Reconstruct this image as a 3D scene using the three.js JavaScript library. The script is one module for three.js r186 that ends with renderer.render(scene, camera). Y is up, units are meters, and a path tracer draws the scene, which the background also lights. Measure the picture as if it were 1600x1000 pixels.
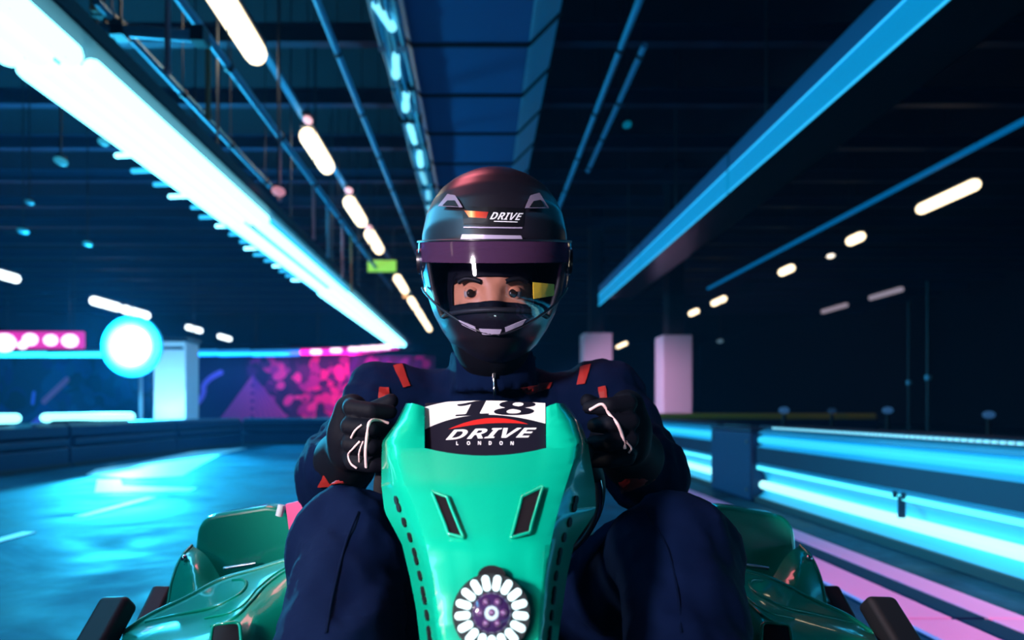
import * as THREE from 'three';
import { RectAreaLightUniformsLib } from 'three/addons/lights/RectAreaLightUniformsLib.js';
import { RoundedBoxGeometry } from 'three/addons/geometries/RoundedBoxGeometry.js';
import { mergeGeometries, mergeVertices, toCreasedNormals } from 'three/addons/utils/BufferGeometryUtils.js';
import { ImprovedNoise } from 'three/addons/math/ImprovedNoise.js';

// ------------------------------------------------------------------ camera, light, exposure
const scene = new THREE.Scene();
const renderer = new THREE.WebGLRenderer({ antialias: true });
renderer.toneMapping = THREE.LinearToneMapping;
renderer.toneMappingExposure = 1.0;
renderer.shadowMap.enabled = true;
RectAreaLightUniformsLib.init();
const EYE = 0.65;                                            // lens height above the track
const camera = new THREE.PerspectiveCamera(2 * Math.atan(0.5) * 180 / Math.PI, 1.6, 0.05, 200);
camera.position.set(0, EYE, 0);
camera.lookAt(0, EYE, -10);
camera.setViewOffset(1600, 1000, 50, -140, 1600, 1000);      // shifted lens: horizon low in the frame
camera.focus = 0.86;
camera.userData.fStop = 3.2;
scene.background = new THREE.Color(0x000000);
scene.fog = new THREE.FogExp2(new THREE.Color(0.06, 0.50, 1.0), 0.0032);   // stage haze in the hall

const LED = { cyan: [0.22, 0.80, 1.0], ice: [0.16, 0.85, 1.0], blue: [0.0, 0.30, 0.85], pink: [1.0, 0.05, 0.62], warm: [1.0, 0.80, 0.52], key: [1.0, 0.86, 0.93] };
const col = (a, k = 1) => new THREE.Color().setRGB(a[0] * k, a[1] * k, a[2] * k);
function areaLight(parent, color, intensity, w, h, pos, target) {
  const l = new THREE.RectAreaLight(col(color), intensity, w, h);
  l.position.set(...pos); parent.add(l); parent.updateMatrixWorld(true); l.lookAt(parent.localToWorld(new THREE.Vector3(...target))); l.name = 'area_light';
  return l;
}

// ------------------------------------------------------------------ helpers
let seed = 7;
const rnd = () => { seed = (seed * 1664525 + 1013904223) >>> 0; return seed / 4294967296; };
const noise = new ImprovedNoise();
const clamp = (x, a = 0, b = 1) => Math.min(b, Math.max(a, x));
const lerp = (a, b, t) => a + (b - a) * t;
const used = new Map();
function numbered(name) { const n = used.get(name) ?? 0; used.set(name, n + 1); return n ? name + '_' + String(n).padStart(3, '0') : name; }
// a point d metres in front of the lens plane
const at = (px, py, d) => new THREE.Vector3((px - 750) / 1000 * d, EYE - (py - 640) / 1000 * d, -d);
function mesh(name, geo, mat, parent) {
  const m = new THREE.Mesh(geo, mat); m.name = name; m.castShadow = m.receiveShadow = true; parent.add(m); return m;
}
function thing(name, label, category, pos = [0, 0, 0], group) {
  const o = new THREE.Group(); o.name = numbered(name); o.position.set(...pos); scene.add(o);
  o.userData = { label, category }; if (group) o.userData.group = group; return o;
}
function single(name, geo, mat, label, category, group) {
  const m = mesh(numbered(name), geo, mat, scene); m.userData = { label, category }; if (group) m.userData.group = group; return m;
}
function struct(name, geo, mat) { const m = mesh(name, geo, mat, scene); m.userData = { kind: 'structure' }; return m; }
const box = (w, h, d, x = 0, y = 0, z = 0) => new THREE.BoxGeometry(w, h, d).translate(x, y, z);
const rbox = (w, h, d, r, x = 0, y = 0, z = 0, s = 3) => new RoundedBoxGeometry(w, h, d, s, r).translate(x, y, z);
const V = (x, y, z) => new THREE.Vector3(x, y, z);
const tube = (pts, r, seg = 24, rad = 8, closed = false) => new THREE.TubeGeometry(new THREE.CatmullRomCurve3(pts, closed, 'centripetal'), seg, r, rad, closed);
function rod(a, b, r, rad = 10) {
  const d = b.clone().sub(a), g = new THREE.CylinderGeometry(r, r, d.length(), rad);
  g.applyQuaternion(new THREE.Quaternion().setFromUnitVectors(V(0, 1, 0), d.clone().normalize()));
  return g.translate((a.x + b.x) / 2, (a.y + b.y) / 2, (a.z + b.z) / 2);
}
function capsule(a, b, r) {
  const d = b.clone().sub(a), g = new THREE.CapsuleGeometry(r, d.length(), 5, 12);
  g.applyQuaternion(new THREE.Quaternion().setFromUnitVectors(V(0, 1, 0), d.clone().normalize()));
  return g.translate((a.x + b.x) / 2, (a.y + b.y) / 2, (a.z + b.z) / 2);
}
const join = (list) => mergeGeometries(list.map((g) => { const h = g.index ? g.toNonIndexed() : g; for (const k of Object.keys(h.attributes)) if (!['position', 'normal', 'uv'].includes(k)) h.deleteAttribute(k); return h; }));
// rows of points -> sheet with thickness (grid[r][c] Vector3), closed all round
function sheet(grid, thick = 0, crease = 0.7, toward = null) {
  const R = grid.length, C = grid[0].length, pos = [], uv = [], idx = [];
  for (let r = 0; r < R; r++) for (let c = 0; c < C; c++) { pos.push(...grid[r][c].toArray()); uv.push(c / (C - 1), 1 - r / (R - 1)); }
  for (let r = 0; r < R - 1; r++) for (let c = 0; c < C - 1; c++) { const a = r * C + c, b = a + 1, d = a + C, e = d + 1; idx.push(a, d, b, b, d, e); }
  let g = new THREE.BufferGeometry();
  g.setAttribute('position', new THREE.Float32BufferAttribute(pos, 3)); g.setAttribute('uv', new THREE.Float32BufferAttribute(uv, 2)); g.setIndex(idx);
  g.computeVertexNormals();
  if (toward) {   // make the front look towards a point
    const n = g.attributes.normal, m = (R >> 1) * C + (C >> 1), p = V(pos[m * 3], pos[m * 3 + 1], pos[m * 3 + 2]);
    if (V(n.getX(m), n.getY(m), n.getZ(m)).dot(toward.clone().sub(p)) < 0) { for (let i = 0; i < idx.length; i += 3) { const t = idx[i]; idx[i] = idx[i + 1]; idx[i + 1] = t; } g.setIndex(idx); g.computeVertexNormals(); }
  }
  if (thick) {
    const n = g.attributes.normal, N = R * C, p2 = pos.slice();
    for (let i = 0; i < N; i++) p2.push(pos[i * 3] - n.getX(i) * thick, pos[i * 3 + 1] - n.getY(i) * thick, pos[i * 3 + 2] - n.getZ(i) * thick);
    const i2 = idx.slice();
    for (let i = 0; i < idx.length; i += 3) i2.push(idx[i] + N, idx[i + 2] + N, idx[i + 1] + N);
    const ring = [];
    for (let c = 0; c < C; c++) ring.push(c);
    for (let r = 1; r < R; r++) ring.push(r * C + C - 1);
    for (let c = C - 2; c >= 0; c--) ring.push((R - 1) * C + c);
    for (let r = R - 2; r > 0; r--) ring.push(r * C);
    for (let k = 0; k < ring.length; k++) { const a = ring[k], b = ring[(k + 1) % ring.length]; i2.push(a, b, a + N, b, b + N, a + N); }
    g = new THREE.BufferGeometry();
    g.setAttribute('position', new THREE.Float32BufferAttribute(p2, 3)); g.setAttribute('uv', new THREE.Float32BufferAttribute(uv.concat(uv), 2)); g.setIndex(i2);
    g.computeVertexNormals();
    return toCreasedNormals(g, crease);
  }
  return g;
}
// smooth interpolation of a coarse table of points
function smoothGrid(t, nr, nc) {
  const rows = t.map((r) => new THREE.CatmullRomCurve3(r, false, 'centripetal').getPoints(nc - 1)), out = [];
  const colsOut = [];
  for (let c = 0; c < nc; c++) colsOut.push(new THREE.CatmullRomCurve3(rows.map((r) => r[c]), false, 'centripetal').getPoints(nr - 1));
  for (let r = 0; r < nr; r++) out.push(colsOut.map((q) => q[r]));
  return out;
}
const interp = (table, x) => {   // table of [x, ...values] sorted
  if (x <= table[0][0]) return table[0].slice(1);
  for (let i = 1; i < table.length; i++) if (x <= table[i][0]) { const a = table[i - 1], b = table[i], t = (x - a[0]) / (b[0] - a[0]); return a.slice(1).map((v, k) => lerp(v, b[k + 1], t)); }
  return table[table.length - 1].slice(1);
};
// ---- signed distances and a surface mesher for the figure
const sdCap = (p, a, b, ra, rb) => {
  const bx = b.x - a.x, by = b.y - a.y, bz = b.z - a.z, px = p.x - a.x, py = p.y - a.y, pz = p.z - a.z;
  const h = clamp((px * bx + py * by + pz * bz) / (bx * bx + by * by + bz * bz));
  const dx = px - bx * h, dy = py - by * h, dz = pz - bz * h;
  return Math.sqrt(dx * dx + dy * dy + dz * dz) - lerp(ra, rb, h);
};
const sdEll = (p, c, r) => { const x = (p.x - c.x) / r.x, y = (p.y - c.y) / r.y, z = (p.z - c.z) / r.z, k = Math.sqrt(x * x + y * y + z * z); const m = Math.sqrt((x / r.x) ** 2 + (y / r.y) ** 2 + (z / r.z) ** 2); return m < 1e-6 ? -Math.min(r.x, r.y, r.z) : k * (k - 1) / m; };
const smin = (a, b, k) => { const h = clamp(0.5 + 0.5 * (b - a) / k); return lerp(b, a, h) - k * h * (1 - h); };
function surface(f, lo, hi, cell) {
  const nx = Math.ceil((hi.x - lo.x) / cell) + 1, ny = Math.ceil((hi.y - lo.y) / cell) + 1, nz = Math.ceil((hi.z - lo.z) / cell) + 1;
  const F = new Float32Array(nx * ny * nz), p = V(0, 0, 0), id = (i, j, k) => (k * ny + j) * nx + i;
  for (let k = 0; k < nz; k++) for (let j = 0; j < ny; j++) for (let i = 0; i < nx; i++) { p.set(lo.x + i * cell, lo.y + j * cell, lo.z + k * cell); F[id(i, j, k)] = f(p); }
  const pos = [], idx = [], cellAt = new Int32Array(nx * ny * nz).fill(-1);
  const corners = [[0, 0, 0], [1, 0, 0], [0, 1, 0], [1, 1, 0], [0, 0, 1], [1, 0, 1], [0, 1, 1], [1, 1, 1]], edges = [[0, 1], [2, 3], [4, 5], [6, 7], [0, 2], [1, 3], [4, 6], [5, 7], [0, 4], [1, 5], [2, 6], [3, 7]];
  for (let k = 0; k < nz - 1; k++) for (let j = 0; j < ny - 1; j++) for (let i = 0; i < nx - 1; i++) {
    const v = corners.map(([a, b, c]) => F[id(i + a, j + b, k + c)]); let neg = 0; for (const x of v) if (x < 0) neg++;
    if (neg === 0 || neg === 8) continue;
    let sx = 0, sy = 0, sz = 0, n = 0;
    for (const [a, b] of edges) if ((v[a] < 0) !== (v[b] < 0)) { const t = v[a] / (v[a] - v[b]), A = corners[a], B = corners[b]; sx += lerp(A[0], B[0], t); sy += lerp(A[1], B[1], t); sz += lerp(A[2], B[2], t); n++; }
    cellAt[id(i, j, k)] = pos.length / 3; pos.push(lo.x + (i + sx / n) * cell, lo.y + (j + sy / n) * cell, lo.z + (k + sz / n) * cell);
  }
  const quad = (a, b, c, d, flip) => { if (a < 0 || b < 0 || c < 0 || d < 0) return; flip ? idx.push(a, c, b, a, d, c) : idx.push(a, b, c, a, c, d); };
  for (let k = 1; k < nz - 1; k++) for (let j = 1; j < ny - 1; j++) for (let i = 1; i < nx - 1; i++) {
    const s = F[id(i, j, k)] < 0;
    if (s !== (F[id(i + 1, j, k)] < 0)) quad(cellAt[id(i, j - 1, k - 1)], cellAt[id(i, j, k - 1)], cellAt[id(i, j, k)], cellAt[id(i, j - 1, k)], !s);
    if (s !== (F[id(i, j + 1, k)] < 0)) quad(cellAt[id(i - 1, j, k - 1)], cellAt[id(i - 1, j, k)], cellAt[id(i, j, k)], cellAt[id(i, j, k - 1)], !s);
    if (s !== (F[id(i, j, k + 1)] < 0)) quad(cellAt[id(i - 1, j - 1, k)], cellAt[id(i, j - 1, k)], cellAt[id(i, j, k)], cellAt[id(i - 1, j, k)], !s);
  }
  const g = new THREE.BufferGeometry(); g.setAttribute('position', new THREE.Float32BufferAttribute(pos, 3));
  const uv = new Float32Array(pos.length / 3 * 2); for (let i = 0; i < pos.length / 3; i++) { uv[i * 2] = pos[i * 3] + pos[i * 3 + 2] * 0.5; uv[i * 2 + 1] = pos[i * 3 + 1]; }
  g.setAttribute('uv', new THREE.BufferAttribute(uv, 2)); g.setIndex(idx); g.computeVertexNormals(); return g;
}
const EYEP = V(0, EYE, 0);
function gradient(f, p) { const e = 0.0015, q = p.clone(), r = []; for (const k of ['x', 'y', 'z']) { q[k] = p[k] + e; const a = f(q); q[k] = p[k] - e; const b = f(q); q[k] = p[k]; r.push(a - b); } return V(...r).normalize(); }
// where the sight line towards a place meets a solid, lifted a little off it
function onSolid(f, px, py, lift = 0.001, from = 0.5, to = 1.5) {
  const p = at(px, py, 1).sub(EYEP); let t = from;
  for (let k = 0; k < 400 && t < to; k++) { const q = p.clone().multiplyScalar(t).add(EYEP), d = f(q); if (d < 0.0004) return q.add(gradient(f, q).multiplyScalar(lift)); t += Math.max(0.0004, d * 0.6); }
  return null;
}
function patch(f, corners, n = 10, lift = 0.0015, thick = 0.001) {   // a piece of cloth or a sticker sewn on a solid; corners tl, tr, br, bl
  const grid = [];
  for (let r = 0; r <= n; r++) { const row = []; for (let c = 0; c <= n; c++) {
    const u = c / n, v = r / n, x = lerp(lerp(corners[0][0], corners[1][0], u), lerp(corners[3][0], corners[2][0], u), v), y = lerp(lerp(corners[0][1], corners[1][1], u), lerp(corners[3][1], corners[2][1], u), v);
    const q = onSolid(f, x, y, lift); if (!q) return null; row.push(q);
  } grid.push(row); }
  return sheet(grid, thick, 0.7, EYEP);
}
// ---- textures
function dataTex(n, fn, srgb, rx = 1, ry = 1) {
  const a = new Uint8Array(n * n * 4);
  for (let y = 0; y < n; y++) for (let x = 0; x < n; x++) { const c = fn(x / n, y / n); a.set([c[0] * 255, c[1] * 255, c[2] * 255, 255].map((q) => clamp(q, 0, 255)), (y * n + x) * 4); }
  const t = new THREE.DataTexture(a, n, n); t.wrapS = t.wrapT = THREE.RepeatWrapping; t.magFilter = THREE.LinearFilter; t.minFilter = THREE.LinearFilter; t.repeat.set(rx, ry);
  if (srgb) t.colorSpace = THREE.SRGBColorSpace; t.needsUpdate = true; return t;
}
const fbm = (x, y, per, oct = 4) => { let s = 0, a = 0.5; for (let o = 0; o < oct; o++) { const k = per * 2 ** o; // periodic by blending on a torus
  const th = x * 2 * Math.PI, ph = y * 2 * Math.PI, R = k / 6.283; s += a * noise.noise(Math.cos(th) * R + 7, Math.sin(th) * R + Math.cos(ph) * R * 1.3, Math.sin(ph) * R + o * 9.1); a *= 0.5; } return s; };
const M = (p) => new THREE.MeshStandardMaterial(p), MP = (p) => new THREE.MeshPhysicalMaterial(p);
const lin = (r, g, b) => new THREE.Color().setRGB(r, g, b);
const glow = (a, k, base = 0.6) => M({ color: col(a, base), emissive: col(a), emissiveIntensity: k, roughness: 0.5 });

const asphalt = dataTex(512, (x, y) => { const v = 0.55 + 0.22 * fbm(x, y, 5) + 0.12 * fbm(x, y, 40, 3); return [v, v, v]; }, true);
const asphaltRough = dataTex(256, (x, y) => { const v = 0.70 + 0.45 * fbm(x, y, 6, 5); return [v, v, v]; }, false);
const weave = dataTex(128, (x, y) => { const v = 0.5 + 0.25 * Math.sin(x * 128 * Math.PI / 2) + 0.25 * Math.sin(y * 128 * Math.PI / 2); return [v, v, v]; }, false, 60, 60);

const mat = {
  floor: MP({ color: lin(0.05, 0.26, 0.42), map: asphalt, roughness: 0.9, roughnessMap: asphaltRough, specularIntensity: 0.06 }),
  wall: M({ color: lin(0.010, 0.012, 0.018), roughness: 0.9 }),
  roof: M({ color: lin(0.006, 0.007, 0.012), roughness: 0.95 }),
  purlin: M({ color: lin(0.02, 0.03, 0.07), roughness: 0.6, metalness: 0.2 }),
  steel: M({ color: lin(0.10, 0.11, 0.13), roughness: 0.45, metalness: 0.6 }),
  darkSteel: M({ color: lin(0.02, 0.022, 0.03), roughness: 0.4, metalness: 0.3 }),
  gloss: M({ color: lin(0.03, 0.024, 0.022), roughness: 0.28 }),
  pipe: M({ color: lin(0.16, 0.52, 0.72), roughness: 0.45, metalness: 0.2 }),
  duct: M({ color: lin(0.06, 0.13, 0.30), roughness: 0.55, metalness: 0.2 }),
  litChamfer: M({ color: lin(0.40, 0.72, 0.85), roughness: 0.45, metalness: 0.3 }),  // cyan light on the duct chamfers put into the colour
  black: MP({ color: lin(0.005, 0.005, 0.007), roughness: 0.55, specularIntensity: 0.6 }),
  rubber: M({ color: lin(0.012, 0.012, 0.014), roughness: 0.6 }),
  orange: M({ color: lin(0.55, 0.22, 0.08), roughness: 0.6 }),
  rosy: M({ color: lin(0.55, 0.28, 0.34), roughness: 0.6 }),
  white: M({ color: lin(0.75, 0.75, 0.76), roughness: 0.5 }),
  barrier: MP({ color: lin(0.007, 0.024, 0.06), roughness: 0.5, specularIntensity: 0.5 }),
  trough: M({ color: lin(0.06, 0.55, 0.78), roughness: 0.5 }),
  column: M({ color: lin(0.62, 0.60, 0.66), roughness: 0.7 }),
  yellow: M({ color: lin(0.65, 0.36, 0.03), roughness: 0.6 }),
  pinkLitPaint: MP({ color: lin(0.92, 0.36, 0.66), roughness: 0.6, specularIntensity: 0.3 }),  // pink light falling on the kerb is mixed into this paint
  navyPaint: MP({ color: lin(0.004, 0.010, 0.05), roughness: 0.6, specularIntensity: 0.2 }),
  linePoolPaint: M({ color: lin(0.85, 0.85, 0.85), roughness: 0.5 }),  // white of the track dashes and of the painted light pool
  green: MP({ color: lin(0.0, 0.43, 0.26), roughness: 0.30, clearcoat: 1, clearcoatRoughness: 0.06 }),
  suit: MP({ color: lin(0.002, 0.006, 0.029), roughness: 0.8, specularIntensity: 0.3, specularColor: lin(0.3, 0.5, 1.0), bumpMap: weave, bumpScale: 0.0003 }),
  red: M({ color: lin(0.33, 0.012, 0.008), roughness: 0.6 }),
  glove: MP({ color: lin(0.003, 0.003, 0.007), roughness: 0.7, specularIntensity: 0.25 }),
  piping: M({ color: lin(0.85, 0.55, 0.55), roughness: 0.45 }),
  skin: MP({ color: lin(0.62, 0.25, 0.13), roughness: 0.5 }),
  helmet: MP({ color: lin(0.010, 0.008, 0.014), roughness: 0.36, clearcoat: 0.3, clearcoatRoughness: 0.25 }),
  lavender: M({ color: lin(0.50, 0.42, 0.60), roughness: 0.3, metalness: 0.2 }),
  visor: MP({ color: lin(0.80, 0.80, 0.92), roughness: 0.03, transmission: 1, thickness: 0, ior: 1.6, side: THREE.DoubleSide }),
  reflectStrip: MP({ color: lin(0.22, 0.09, 0.24), roughness: 0.08, transmission: 0.75, thickness: 0 }),  // tint of the purple visor reflection
  pink: M({ color: lin(0.9, 0.10, 0.30), roughness: 0.5 }),
  chrome: M({ color: lin(0.55, 0.56, 0.6), roughness: 0.2, metalness: 1 }),
};

// ------------------------------------------------------------------ the hall
const HX0 = -24, HX1 = 20, HZ0 = 7, HZ1 = -58, HH = 6.6;
{
  const g = new THREE.PlaneGeometry(HX1 - HX0, HZ0 - HZ1); const uv = g.attributes.uv;
  for (let i = 0; i < uv.count; i++) uv.setXY(i, uv.getX(i) * (HX1 - HX0) / 2.3, uv.getY(i) * (HZ0 - HZ1) / 2.3);
  const slab = box(HX1 - HX0, 0.3, HZ0 - HZ1, 0, -0.152, 0);
  const f = struct('floor', join([g.rotateX(-Math.PI / 2), slab]), mat.floor); f.position.set((HX0 + HX1) / 2, 0, (HZ0 + HZ1) / 2);
}
struct('ceiling', box(HX1 - HX0, 0.3, HZ0 - HZ1, (HX0 + HX1) / 2, HH + 0.15, (HZ0 + HZ1) / 2), mat.roof);
struct('wall_left', box(0.3, HH, HZ0 - HZ1, HX0 - 0.15, HH / 2, (HZ0 + HZ1) / 2), mat.wall);
struct('wall_right', box(0.3, HH, HZ0 - HZ1, HX1 + 0.15, HH / 2, (HZ0 + HZ1) / 2), mat.wall);
struct('wall_back', box(HX1 - HX0 + 0.6, HH, 0.3, (HX0 + HX1) / 2, HH / 2, HZ1 - 0.15), mat.wall);
struct('wall_front', box(HX1 - HX0 + 0.6, HH, 0.3, (HX0 + HX1) / 2, HH / 2, HZ0 + 0.15), mat.wall);
for (let k = 0; k < 17; k++) {
  const z = -5.2 - k * 1.75, t = struct('trim_' + (k + 1), join([box(HX1 - HX0, 0.02, 0.16, (HX0 + HX1) / 2, 5.62, z), box(HX1 - HX0, 0.22, 0.03, (HX0 + HX1) / 2, 5.74, z), box(HX1 - HX0, 0.02, 0.16, (HX0 + HX1) / 2, 5.86, z)]), mat.purlin);
  t.castShadow = true;
}
// kerb of painted boards to the right of the kart, and dashes of the track line on the left
{
  const kerb = struct('trim_18', box(0.40, 0.006, 12, 1.465, 0.003, -4.06), mat.navyPaint);
  for (let k = -1; k < 6; k++) for (const [x0, x1, m] of [[1.27, 1.435, mat.pinkLitPaint], [1.445, 1.535, mat.navyPaint], [1.545, 1.665, mat.pinkLitPaint]]) {
    const z1 = -(1.945 + (k - 1) * 1.55), z0 = z1 - 1.535;
    mesh('kerb_board', rbox(x1 - x0, 0.012, 1.535, 0.003, (x0 + x1) / 2, 0.012, (z0 + z1) / 2, 1), m, kerb);
  }
  const dash = [[2.0, 3.38, -2.38], [3.87, 4.72, -2.42]], names = ['nearest to the camera at the left edge', 'farther one beside the left green pod'];
  dash.forEach(([a, b, x], i) => single('painted_line', box(0.07, 0.004, b - a, x, 0.0025, -(a + b) / 2), mat.linePoolPaint, 'white painted track dash, ' + names[i], 'road marking', 'painted dashes on the track'));
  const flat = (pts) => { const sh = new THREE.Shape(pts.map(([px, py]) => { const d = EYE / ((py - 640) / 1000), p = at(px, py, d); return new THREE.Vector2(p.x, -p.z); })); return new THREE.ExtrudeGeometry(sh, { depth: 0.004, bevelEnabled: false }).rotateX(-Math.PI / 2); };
  single('light_pool_patch', flat([[386, 700], [345, 710], [315, 726], [285, 744], [205, 748], [135, 742], [150, 734], [215, 724], [300, 706]]), mat.linePoolPaint, 'broad white patch on the track, painted where the flood light pools', 'road marking');  // pool of flood light painted flat on the track
  single('light_pool_edge', flat([[152, 750], [188, 749], [192, 759], [308, 763], [296, 768], [148, 770]]), mat.linePoolPaint, 'smaller white patch of the painted light pool, nearer than the broad one', 'road marking');  // nearer part of the same painted pool of light
}

// ------------------------------------------------------------------ LED girder over the left of the track
{
  const H = EYE + 2.2, g = thing('lighting_girder', 'long white-cyan glowing LED girder running overhead on the left', 'light', [-2.75, H, 0]);
  mesh('beam', join([box(0.72, 0.03, 25, 0, 0.10, -10), box(0.03, 0.10, 25, -0.36, 0.15, -10), box(0.03, 0.10, 25, 0.36, 0.15, -10), box(0.50, 0.03, 25, 0, 0.19, -10)]), mat.darkSteel, g);
  const led = glow(LED.cyan, 4.4, 0.8), dim = glow([0.04, 0.6, 1.0], 1.0, 0.8);
  const strip = (x, r, d0, d1, m = led) => mesh('led_tube', capsule(V(x, 0.03, -d0), V(x, 0.03, -d1), r), m, g);
  for (const [d0, d1] of [[-2.2, 0.9], [1.0, 4.0]]) for (const x of [-0.20, -0.01, 0.18]) strip(x, 0.080, d0, d1);
  for (const [d0, d1] of [[4.2, 6.5], [6.6, 7.5]]) for (const x of [-0.22, -0.075, 0.07, 0.215]) strip(x, 0.066, d0, d1);
  for (const [d0, d1] of [[7.6, 10.2], [10.3, 12.0]]) { strip(-0.19, 0.075, d0, d1); strip(-0.30, 0.03, d0, d1, dim); strip(0.14, 0.085, d0, d1); strip(0.27, 0.03, d0, d1, dim); }
  for (const [d0, d1] of [[12.1, 15.5], [15.6, 19], [19.1, 22]]) for (const x of [-0.24, -0.06, 0.12]) strip(x, 0.09, d0, d1);
  for (let k = 0; k < 16; k++) mesh('light_fin', capsule(V(-0.28, 0.03, -(5.6 + k * 0.36)), V(-0.42 - 0.08 * rnd(), 0.03, -(5.62 + k * 0.36)), 0.022), k % 3 ? dim : led, g);
  for (let k = 0; k < 9; k++) mesh('hanger', rod(V(0, 0.2, -(1.5 + k * 2.6)), V(0, HH - H, -(1.5 + k * 2.6)), 0.012), mat.steel, g);
  for (let k = 0; k < 6; k++) areaLight(g, [0.02, 0.46, 1.0], 9, 0.5, 3.8, [-0.02, -0.08, 0.1 - k * 3.95 + 0.1], [-0.02, -5, 0.1 - k * 3.95 + 0.1]);
}
// ------------------------------------------------------------------ box girder with a lit side over the right barrier
{
  const H = EYE + 2.6, g = thing('box_girder', 'dark box girder with a glowing cyan side panel, overhead on the right', 'beam', [2.99, H, 0]);
  mesh('girder_box', join([box(0.56, 0.02, 17, 0.28, 0.01, -6.5), box(0.02, 0.5, 17, 0.55, 0.25, -6.5), box(0.56, 0.02, 17, 0.28, 0.49, -6.5), box(0.02, 0.48, 17, 0.03, 0.25, -6.5)]), mat.gloss, g);
  const face = glow([0.0, 0.30, 0.62], 0.75, 0.5), edge = glow([0.03, 0.55, 1.0], 1.2, 0.6), dimFace = glow([0.0, 0.10, 0.28], 0.35, 0.5);
  for (let k = 0; k < 4; k++) {
    const z = 0.0 - k * 4.2 + 0.0;
    mesh('led_panel', box(0.02, 0.255, 4.15, 0.0, 0.138, z - 1.4), face, g);
    mesh('led_edge', rod(V(-0.012, 0.008, z - 3.47), V(-0.012, 0.008, z + 0.67), 0.009), edge, g);
    mesh('led_edge', rod(V(-0.012, 0.272, z - 3.47), V(-0.012, 0.272, z + 0.67), 0.008), edge, g);
    mesh('upper_face_panel', box(0.016, 0.2, 4.15, 0.006, 0.39, z - 1.4), dimFace, g);  // upper face with a faint blue emission
    areaLight(g, [0.0, 0.45, 1.0], 2.0, 4.1, 0.25, [-0.05, 0.14, z - 1.4], [-4, 0.14, z - 1.4]);
  }
  for (let k = 0; k < 5; k++) mesh('hanger', rod(V(0.28, 0.5, -(0.5 + k * 3.4)), V(0.28, HH - H, -(0.5 + k * 3.4)), 0.014), mat.steel, g);
}
// ------------------------------------------------------------------ air duct above the driver
{
  const H = EYE + 4, g = thing('ventilation_duct', 'big chamfered blue-grey air duct hanging above the driver', 'duct', [0, H, 0]);
  const shape = new THREE.Shape([[-0.73, 0], [0.52, 0], [0.86, 0.34], [0.86, 0.8], [-1.09, 0.8], [-1.09, 0.36]].map((p) => new THREE.Vector2(...p)));
  const rim = new THREE.Shape([[-0.75, -0.03], [0.54, -0.03], [0.90, 0.33], [0.90, 0.83], [-1.13, 0.83], [-1.13, 0.35]].map((p) => new THREE.Vector2(...p)));
  const sec = new THREE.ExtrudeGeometry(shape, { depth: 1.06, bevelEnabled: true, bevelSize: 0.012, bevelThickness: 0.012, bevelSegments: 1 }), fl = new THREE.ExtrudeGeometry(rim, { depth: 0.06, bevelEnabled: false });
  for (let k = 0; k < 12; k++) {
    const z = -(6.99 - 1.125 * 3 + 1.125 * k);
    mesh('duct_section', sec, mat.duct, g).position.z = z - 1.095;
    mesh('flange', fl, mat.black, g).position.z = z - 0.03;
    mesh('lit_chamfer_panel', box(0.46, 0.012, 1.03).rotateZ(Math.PI / 4).translate(0.70, 0.158, 0), mat.litChamfer, g).position.z = z - 0.56; mesh('lit_chamfer_panel', box(0.48, 0.012, 1.03).rotateZ(-Math.PI / 4).translate(-0.92, 0.165, 0), mat.litChamfer, g).position.z = z - 0.56;  // paler panels carry the lit look of the duct edges
  }
  for (const k of [1, 4, 7, 10]) for (const x of [-1.0, 0.78]) mesh('hanger', rod(V(x, 0.8, -(4 + k * 1.125)), V(x, HH - H, -(4 + k * 1.125)), 0.014), mat.steel, g);
}
// perforated cable tray on the left flank of the duct, full of pale cables
{
  const g = thing('cable_tray', 'cable tray of pale cables along the left side of the duct', 'cable tray', [-0.92, EYE + 3.86, 0]);
  mesh('tray', join([box(0.26, 0.012, 14, 0, 0, -9.5), box(0.012, 0.08, 14, -0.13, 0.04, -9.5), box(0.012, 0.08, 14, 0.13, 0.04, -9.5)]), mat.pipe, g);
  for (let k = 0; k < 6; k++) { const pts = []; for (let z = 3; z <= 15; z += 0.6) pts.push(V(-0.1 + k * 0.04 + (rnd() - 0.5) * 0.05, -0.03 - rnd() * 0.03, -z)); mesh('cable', tube(pts, 0.02, 60, 6), k % 3 === 1 ? mat.pipe : mat.white, g); }
  for (let k = 0; k < 13; k++) { const z = 4.25 + k * 0.85; mesh('edge_glow', capsule(V(-0.06 + 0.1 * rnd(), -0.045, -z - 0.08), V(-0.04 + 0.1 * rnd(), -0.05, -z - 0.62 + 0.2 * rnd()), 0.045), glow(LED.cyan, k < 7 ? 1.6 : 0.8), g); }  // glowing pieces added for the brightness along the duct edge
  for (let k = 0; k < 12; k++) mesh('clamp', box(0.3, 0.09, 0.10, 0, -0.015, -(4.2 + k * 0.85)), k === 3 ? mat.rosy : mat.darkSteel, g);
}
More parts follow.
